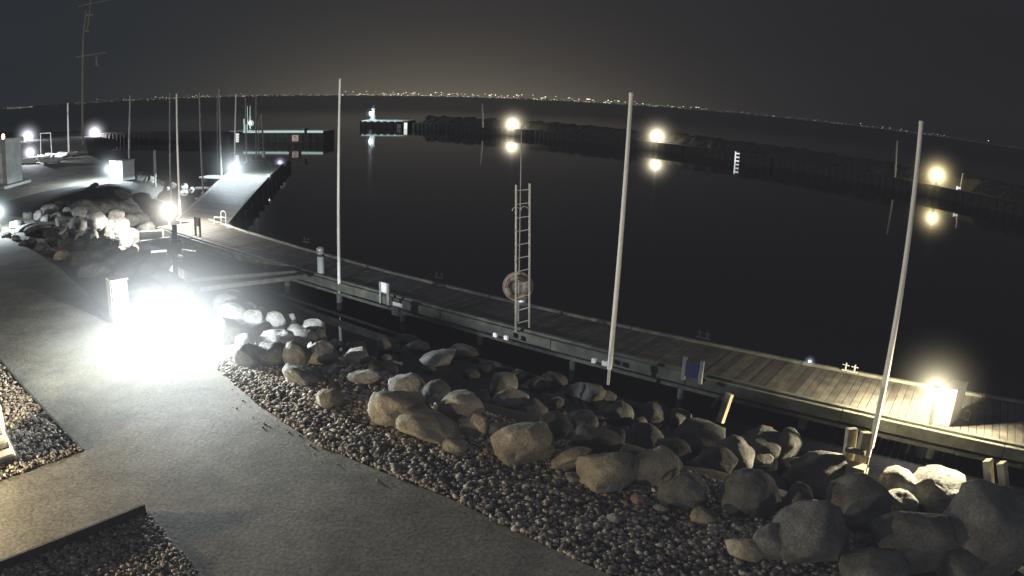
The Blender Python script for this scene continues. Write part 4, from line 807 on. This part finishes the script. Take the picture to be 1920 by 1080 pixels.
# shed
s0_, s1_ = Vector((-32.398, 53.073)+(1.28,)), Vector((-30.945, 52.625)+(1.28,)); shh = Vector((-31.67, 53.1, 2.79)).z
shd = empty('shed', s0_, 'small white flat-roofed shed lit on its left side on the far path', 'shed')
ex = (s1_-s0_); ey = Vector((-ex.y, ex.x, 0)).normalized()*1.4
bv(part('walls', MB().hexa([s0_, s1_, s1_+ey, s0_+ey] + [Vector((p.x,p.y,shh)) for p in (s0_, s1_, s1_+ey, s0_+ey)]), 'box', shd), .02)
bv(part('roof', MB().hexa([Vector((p.x,p.y,shh+.003)) for p in (s0_-ex*.03-ey*.03, s1_+ex*.03-ey*.03, s1_+ex*.03+ey*1.03, s0_-ex*.03+ey*1.03)] + [Vector((p.x,p.y,shh+.09)) for p in (s0_-ex*.03-ey*.03, s1_+ex*.03-ey*.03, s1_+ex*.03+ey*1.03, s0_-ex*.03+ey*1.03)]), 'box', shd), .01)
en = -ey.normalized()
d0, d1 = s0_.lerp(s1_,.12)+en*.004, s0_.lerp(s1_,.5)+en*.004
part('door', MB().hexa([d0, d1, d1+en*.03, d0+en*.03] + [p+Vector((0,0,1.2)) for p in (d0, d1, d1+en*.03, d0+en*.03)]), 'slat', shd)
# stored boats
def dinghy(c, ln, ang, m, label):
    c = Vector(c); root = empty('dinghy', c, label, 'boat', 'small boats stored on the far quay'); v = []; n_ = 11
    for i in range(n_):
        t = i/(n_-1); wv = .5*(1-abs(2*t-1)**2.2*(.35 if t < .5 else 1)); sh = .12*(2*t-1)**2
        for a in range(7):
            q = math.pi*a/6; v.append((ln*(t-.5), wv*.62*math.cos(q)*ln/3.2, .55+sh-.5*math.sin(q)*(.35+.65*min(1,wv*2))))
    ca, sa = math.cos(ang), math.sin(ang)
    v = [(c.x+x*ca-y*sa, c.y+x*sa+y*ca, c.z+z) for x, y, z in v]
    o = part('hull', MB().add(v, [(i*7+a, i*7+a+1, (i+1)*7+a+1, (i+1)*7+a) for i in range(n_-1) for a in range(6)], True), m, root)
    so_ = o.modifiers.new('thick', 'SOLIDIFY'); so_.thickness = .04
    for t in (-.2, .12): part('thwart', MB().box((c.x+ln*t*ca, c.y+ln*t*sa, c.z+.45), (.22, ln*.3, .03), ang), 'pile', root)
    for t in (-.28, .25): part('trestle', MB().box((c.x+ln*t*ca, c.y+ln*t*sa, c.z+.06), (.12, ln*.3, .12), ang), 'dkpile', root)
for px_, py_, ln, an, m, lb in (((-54.461, 72.93), 0, 3.0, .1, 'white', 'small white boat nearest the low white wall'), ((-54.215, 74.035), 0, 3.2, -.3, 'galv', 'grey boat stored in the middle of the far left row'), ((-50.29, 69.686), 0, 3.0, .4, 'box', 'pale boat stored nearest the path in the far left row'), ((-54.352, 76.511), 0, 3.4, .05, 'white', 'white boat stored at the foot of the leftmost pole'), ((-53.426, 77.54), 0, 3.2, -.1, 'galv', 'grey boat at the right end of the stored row')):
    dinghy(px_+(1.28,), ln, an, m, lb)
def trestle(c, label):
    c = Vector(c); root = empty('boat_cradle', c, label, 'boat cradle')
    for q in (-.9, .9):
        part('leg', MB().tube(c+Vector((q,0,0)), c+Vector((q*.9,0,3.0)), .07, .06, 8), 'dimpole', root)
    part('crossbar', MB().tube(c+Vector((-.85,0,2.95)), c+Vector((.85,0,2.95)), .06, .06, 8), 'dimpole', root)
trestle((-57.709, 78.718)+(1.28,), 'faint goalpost frame standing behind the stored boats')

# far quay left and the green-lit pier
qs = [Vector((-190,172,0)), Vector((-128,152,0)), Vector((-71.3,123.7,0)), Vector((-46.988, 115.314)+(0,))]
qw = empty('quay_wall', qs[2], 'long dark sheet-pile quay closing the basin on the far left', 'quay')
for a, b in zip(qs, qs[1:]):
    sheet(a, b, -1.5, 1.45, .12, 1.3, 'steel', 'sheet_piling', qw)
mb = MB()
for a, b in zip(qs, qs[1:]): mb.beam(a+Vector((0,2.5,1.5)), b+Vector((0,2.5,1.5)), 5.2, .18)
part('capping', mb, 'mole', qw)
pe0, pe1 = Vector((-47.535, 116.66)+(0,)), Vector((-30.978, 116.3)+(0,)); ptop = Vector((-31.6, 116.24, 1.89)).z
pr = empty('pier', pe1, 'dark sheet-pile pier with a bright white lit top on the left side of the entrance', 'pier')
sheet(pe0, pe1, -1.5, ptop-.12, .12, 1.2, 'steel', 'sheet_piling', pr)
sheet(pe1, pe1+Vector((.5,5,0)), -1.5, ptop-.12, .12, 1.2, 'steel', 'sheet_piling', pr)
pt0 = Vector((-45.3, 116.4, 1.76)); pt0.z = ptop
part('capping', MB().hexa([pe0+Vector((0,.15,ptop-.118)), pe1+Vector((0,.15,ptop-.118)), pe1+Vector((.4,5,ptop-.118)), pe0+Vector((0,5,ptop-.118)), pe0+Vector((0,.15,ptop)), pe1+Vector((0,.15,ptop)), pe1+Vector((.4,5,ptop)), pe0+Vector((0,5,ptop))]), 'white', pr)
sgc = Vector((-32.95, 107.04, 1.22)); sgn = Vector((-sgc.x,-sgc.y,0)).normalized(); sga = math.atan2(sgn.x, -sgn.y)
nsg = empty('number_sign', sgc, 'white square number sign with a red glow painted around it on the pier wall', 'sign')
part('surround', MB().box(sgc, (1.9,.06,1.5), sga), 'red', nsg)  # red board painted in place of the red glow around the plate
npl = part('plate', MB().box(sgc+sgn*.06, (.95,.05,.92), sga), glow('glowing_sign_plate', (1,.82,.74), .32), nsg)  # plate emits faintly in place of the light falling on it
ux_ = Vector((math.cos(sga), math.sin(sga), 0)); mb = MB()
for (x0,z0,x1,z1) in ((.16,.28,-.16,.28),(-.16,.28,-.16,.03),(-.16,.03,.12,.03),(.16,.0,.16,-.22),(.14,-.28,-.16,-.28)):
    mb.beam(sgc+sgn*.10+ux_*x0+Vector((0,0,z0)), sgc+sgn*.10+ux_*x1+Vector((0,0,z1)), .07, .07)
part('numeral', mb, 'red', npl)
solo('capstan', MB().lathe((-31.46, 107.49, 2.24), [(0,-.4), (.22,-.4), (.2,.1), (.5,.25), (.5,.4), (0,.45)], 14), 'dark', (-31.46, 107.49, 2.24), 'dark capstan on the lit pier top right of the number sign', 'capstan')
def navstation(b, label, px):
    pass
# navigation station at the pier root
nv = Vector((-40.08, 105.65, 2.37)); nav = empty('beacon_station', nv, 'white railed beacon station with a lifebuoy panel on the green-lit pier', 'beacon')
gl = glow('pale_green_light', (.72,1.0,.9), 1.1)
pgl = glow('pale_paint_glow', (.70,.95,.88), .62)  # station parts emit, standing in for the greenish light on them
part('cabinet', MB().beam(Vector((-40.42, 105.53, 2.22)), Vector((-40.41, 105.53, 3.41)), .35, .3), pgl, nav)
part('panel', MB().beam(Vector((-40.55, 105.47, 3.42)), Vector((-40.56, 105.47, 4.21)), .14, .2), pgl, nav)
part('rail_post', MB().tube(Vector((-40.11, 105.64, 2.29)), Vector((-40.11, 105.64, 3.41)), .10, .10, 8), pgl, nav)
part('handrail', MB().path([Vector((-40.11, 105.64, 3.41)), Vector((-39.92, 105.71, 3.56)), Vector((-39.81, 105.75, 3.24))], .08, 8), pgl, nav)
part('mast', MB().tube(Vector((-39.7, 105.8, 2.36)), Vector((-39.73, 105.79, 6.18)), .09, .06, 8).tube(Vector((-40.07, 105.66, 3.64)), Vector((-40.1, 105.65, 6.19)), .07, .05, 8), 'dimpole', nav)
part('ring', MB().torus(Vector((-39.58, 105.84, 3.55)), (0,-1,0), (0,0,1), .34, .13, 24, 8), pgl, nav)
part('lit_edge', MB().beam(Vector((pe0.x+2.6,pe0.y-.16,ptop-.16)), Vector((pe1.x-.1,pe1.y-.16,ptop-.16)), .06, .36), glow('pale_lit_edge', (.72,1.0,.90), .62), pr)  # added emissive band imitating the lamplit top edge of the pier
part('beacon_light', MB().sphere(Vector((-39.57, 105.42, 3.57)), .2), glow('beacon_green', (.75,1,.88), 1800), nav)
# the breakwater head with its beacon
ih = 1.75; i0, i1 = Vector((-36.06, 168.18, 0.02)), Vector((-25.42, 170.11, -0.28)); i0.z = i1.z = 0
hd = empty('breakwater_tip', i0, 'flat dark breakwater head with a bright lit top and beacon', 'pier')
dv = Vector((.05,1,0)).normalized()*9
sheet(i0, i1, -1.5, ih-.15, .15, 1.5, 'steel', 'sheet_piling', hd); sheet(i1, i1+dv, -1.5, ih-.15, .15, 1.5, 'steel', 'sheet_piling', hd); sheet(i0, i0+dv, -1.5, ih-.15, .15, 1.5, 'steel', 'sheet_piling', hd)
part('capping', MB().hexa([p+Vector((0,.2,ih-.148)) for p in (i0,i1,i1+dv,i0+dv)] + [p+Vector((0,.2,ih)) for p in (i0,i1,i1+dv,i0+dv)]), 'white', hd)
part('lit_edge', MB().beam(i0+Vector((.3,.03,ih-.14)), i1+Vector((-1.0,.03,ih-.14)), .06, .34), glow('blue_lit_edge', (.68,.98,.96), .62), hd)  # added emissive band, stands in for light on the head's top
bcn = empty('beacon_tower', (-33.97, 172.69, 1.49), 'slim stepped beacon tower with a blue-white light on the breakwater head', 'beacon')
t0 = Vector((-33.98, 172.69, 1.61)); t1 = Vector((-33.99, 172.69, 5.26)); hz_ = t1.z-t0.z
part('tower', MB().lathe(t0, [(.55,0), (.5,.25*hz_), (.36,.45*hz_), (.34,.72*hz_), (.5,.74*hz_), (.5,.8*hz_), (.2,.82*hz_), (.16,hz_), (0,hz_)], 18), 'white', bcn)
part('foundation', MB().hexa([t0+Vector((sx_*1.0,sy_*1.0,-.2)) for sx_, sy_ in ((-1.4,-1),(1.4,-1),(1.4,1),(-1.4,1))] + [t0+Vector((sx_*.8,sy_*.8,.28)) for sx_, sy_ in ((-1.2,-1),(1.2,-1),(1.2,1),(-1.2,1))]), 'conc', bcn)
lc = Vector((-34.43, 171.58, 3.27)); 
part('light_bracket', MB().tube(lc, Vector((t0.x-.1,t0.y,lc.z)), .06, .06, 8).tube(lc, Vector((lc.x,lc.y,t0.z)), .07, .07, 8), 'white', bcn)
part('beacon_light', MB().sphere(lc, .40, .8, .8, 1.2), glow('beacon_blue', (.72,.90,1), 700), bcn)
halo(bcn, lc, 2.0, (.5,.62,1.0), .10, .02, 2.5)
def lit_ladder(b, t, wd, rungs, label, col=(.92,1,.95), st=.95):
    b, t = Vector(b), Vector(t); root = empty('quay_ladder', b, label, 'ladder', 'lit safety ladders on the quay walls')
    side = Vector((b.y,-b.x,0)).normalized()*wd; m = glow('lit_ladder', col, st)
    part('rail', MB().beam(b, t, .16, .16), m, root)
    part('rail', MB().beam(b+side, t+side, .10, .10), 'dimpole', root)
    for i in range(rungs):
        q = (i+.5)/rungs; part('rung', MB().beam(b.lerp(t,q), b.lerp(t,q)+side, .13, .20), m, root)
lit_ladder((32.98, 109.54, -0.01), (32.97, 109.55, 1.7), .62, 3, 'lit white quay ladder right of the second breakwater lamp')
lit_ladder((53.25, 79.16, 0.35), (53.26, 79.15, 1.86), .5, 4, 'lit white quay ladder right of the rightmost far lamp')
lit_ladder((-40.71, 102.19, 0.93), (-40.66, 102.21, 2.25), .5, 5, 'lit white quay ladder below the white pole at the far deck lamp')
sl = Vector((-25.64, 168.56, 0.64)); 
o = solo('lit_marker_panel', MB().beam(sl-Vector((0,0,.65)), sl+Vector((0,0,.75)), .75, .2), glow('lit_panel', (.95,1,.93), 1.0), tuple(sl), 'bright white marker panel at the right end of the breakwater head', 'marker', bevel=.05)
solo('quay_plate', MB().box(Vector((-27.16, 168.42, 0.5)), (.9,.1,.9), 0), 'conc', (-27.16, 168.42, 0.5), 'dim square plate on the breakwater head wall left of the bright panel', 'sign')

# ------------------------------------------------------------------ breakwater
bw = [Vector(p+(0,)) for p in ((-24.03, 167.28, -0.13)[:2], (-12.75, 159.49, 0.02)[:2], (3.03, 147.97, 0.14)[:2], (15.33, 134.13, 0.01)[:2], (27.25, 120.97, 0.07)[:2], (38.2, 107.41, 0.5)[:2], (44.73, 95.55, 0.55)[:2], (51.76, 81.45, 0.82)[:2], (57.18, 69.5, 0.95)[:2], (62.65, 58.91, 1.09)[:2])]
bwo = empty('breakwater', bw[4], 'long dark breakwater with a ribbed steel front and stone crest across the far water', 'breakwater')
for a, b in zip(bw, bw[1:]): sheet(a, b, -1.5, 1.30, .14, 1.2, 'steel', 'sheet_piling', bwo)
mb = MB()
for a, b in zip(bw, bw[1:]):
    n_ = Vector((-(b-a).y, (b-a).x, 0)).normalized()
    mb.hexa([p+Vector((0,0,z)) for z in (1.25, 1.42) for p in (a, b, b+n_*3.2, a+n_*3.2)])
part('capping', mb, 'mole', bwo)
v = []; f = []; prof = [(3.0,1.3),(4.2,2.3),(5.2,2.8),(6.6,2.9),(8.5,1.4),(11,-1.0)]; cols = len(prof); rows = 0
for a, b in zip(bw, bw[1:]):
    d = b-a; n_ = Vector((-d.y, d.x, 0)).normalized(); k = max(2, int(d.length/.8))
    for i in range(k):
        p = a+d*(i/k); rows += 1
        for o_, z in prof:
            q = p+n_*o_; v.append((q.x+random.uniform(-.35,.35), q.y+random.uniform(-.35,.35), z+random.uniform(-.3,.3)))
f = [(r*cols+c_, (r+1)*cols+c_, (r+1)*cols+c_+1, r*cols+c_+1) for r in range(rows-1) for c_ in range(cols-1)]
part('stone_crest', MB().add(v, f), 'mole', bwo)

# ------------------------------------------------------------------ far shore with town lights
HZ = [(-40,210),(5,206),(35,202.5),(195,191),(232,189.8),(300,184.5),(362,182),(437,180.5),(560,178.6),(720,178.8),(840,180.3),(920,182.3),(967,184.5),(1017,187),(1140,192.5),(1223,198),(1270,202),(1305,205),(1460,219.5),(1540,228),(1613,235),(1673,242),(1760,258),(1853,266)]
def fs(az_, z, d=6000): return (d*math.sin(az_), d*math.cos(az_), z)
mb = MB(); v = []; azs = np.linspace(-1.1, 1.1, 160)
for a in azs: v += [fs(a, -2, 6050), fs(a, 11+5*noise.noise((a*14,0,0))+3*noise.noise((a*60,1,0)), 6050)]
mb.add(v, [(2*i+2, 2*i, 2*i+1, 2*i+3) for i in range(len(azs)-1)])
o = structure('far_shore', mb, 'shorem')
lights = []
def seg(x0, x1, n, smin, smax, kind, zmax=22):
    for _ in range(n): lights.append((random.uniform(x0,x1), random.uniform(smin,smax), kind, random.uniform(2,zmax)))
seg(0,40,4,.4,.8,'w'); seg(140,235,8,.4,.9,'w',30); seg(290,455,28,.5,1.1,'w',26); seg(455,640,18,.4,.8,'w')
seg(640,960,104,.6,1.2,'y',34); seg(960,1190,46,.6,1.3,'y',38); seg(1190,1330,24,.5,.95,'y'); seg(1330,1460,8,.35,.6,'w'); seg(1440,1555,20,.4,.75,'w',18)
for x, s, k, z in [(15,.9,'w',10),(300,1.2,'w',14),(312,1.1,'w',14),(232,.9,'w',16),(842,1.6,'y',20),(858,1.3,'y',18),(918,1.7,'y',22),(963,1.8,'y',18),(972,1.6,'y',24),(1015,1.7,'y',16),(1022,1.5,'y',20),(1042,1.7,'w',34),(1104,1.9,'y',26),(1112,1.5,'y',20),(1140,2.0,'y',26),(1146,1.6,'y',18),(1160,1.6,'y',24),(1172,1.5,'y',20),(1205,1.5,'w',16),(1305,1.9,'y',20),(1392,.8,'w',16),(1613,1.3,'w',20),(1655,.8,'w',16),(1668,.8,'w',16),(1690,.8,'w',16),(1722,.9,'w',14),(1748,1.0,'w',14),(1758,1.0,'w',14),(1770,1.0,'w',14),(1853,1.6,'w',22)]: lights.append((x, s, k, z))
def az_of(px): return AZ[0] + AZ[1]*px + AZ[2]*px**2 + AZ[3]*px**3
AZ = (-0.6924747865614033, 0.0007111884091921258, -1.4603478200987673e-09, 1.098567200409418e-12)
LIGHTM = {'w': glow('town_light_white', (1,.93,.82), 2.2), 'y': glow('town_light_yellow', (1,.84,.52), 2.6), 'd': glow('town_light_dim', (1,.92,.8), .8)}
LME = {}
for k in LIGHTM:
    me = MB().sphere((0,0,0), 1).mesh('town_light'); me.materials.append(LIGHTM[k]); LME[k] = me
for x, s, k, z in lights:
    kk = k if s > .75 else 'd'
    o = bpy.data.objects.new('town_light', LME[kk]); C.objects.link(o)
    sz = 1.45*s*random.uniform(.75,1.25); o.location = fs(az_of(x), 3+z, 5990); o.scale = (sz*random.uniform(1,4.0 if k == 'y' else 2.0), sz, sz*random.uniform(.7,1.1))
    if k == 'y': tag(o, 'yellow town light on the far shore under the sky glow', 'town light', 'town lights under the sky glow')
    elif x < 640: tag(o, 'pale town light on the left half of the far shore', 'town light', 'pale town lights on the left horizon')
    else: tag(o, 'pale town light on the right half of the far shore', 'town light', 'pale town lights on the right horizon')

mb = MB()
for _ in range(900):
    x = 790+300*random.gauss(0,.8) if random.random() < .72 else random.choice((random.uniform(5,60), random.uniform(140,460), random.uniform(290,1330), random.uniform(1180,1560), random.uniform(1560,1780)))
    p = fs(az_of(x), random.uniform(4,14), 5995); q = random.uniform(.9,1.9)
    mb.box(p, (q*random.uniform(1,5), q, q))
o = structure('town_lights', mb, LIGHTM['d'], 'stuff', 'countless faint town lights making a thin line along the horizon')

# ------------------------------------------------------------------ render settings
sc.view_settings.view_transform = 'Standard'; sc.view_settings.look = 'None'; sc.view_settings.exposure = 0; sc.view_settings.gamma = 1
sc.render.engine = 'CYCLES'
cy = sc.cycles; cy.use_denoising = True; cy.max_bounces = 5; cy.diffuse_bounces = 2; cy.glossy_bounces = 3; cy.volume_bounces = 0; cy.transparent_max_bounces = 16
cy.use_light_tree = True; cy.sample_clamp_indirect = 4; cy.sample_clamp_direct = 8; cy.caustics_reflective = False; cy.caustics_refractive = False
cy.volume_step_rate = .6
sc.render.film_transparent = False
# sensor black level of the surveillance camera
sc.view_settings.use_curve_mapping = True
sc.view_settings.curve_mapping.black_level = (-.0108, -.0110, -.0130)
sc.view_settings.curve_mapping.update()
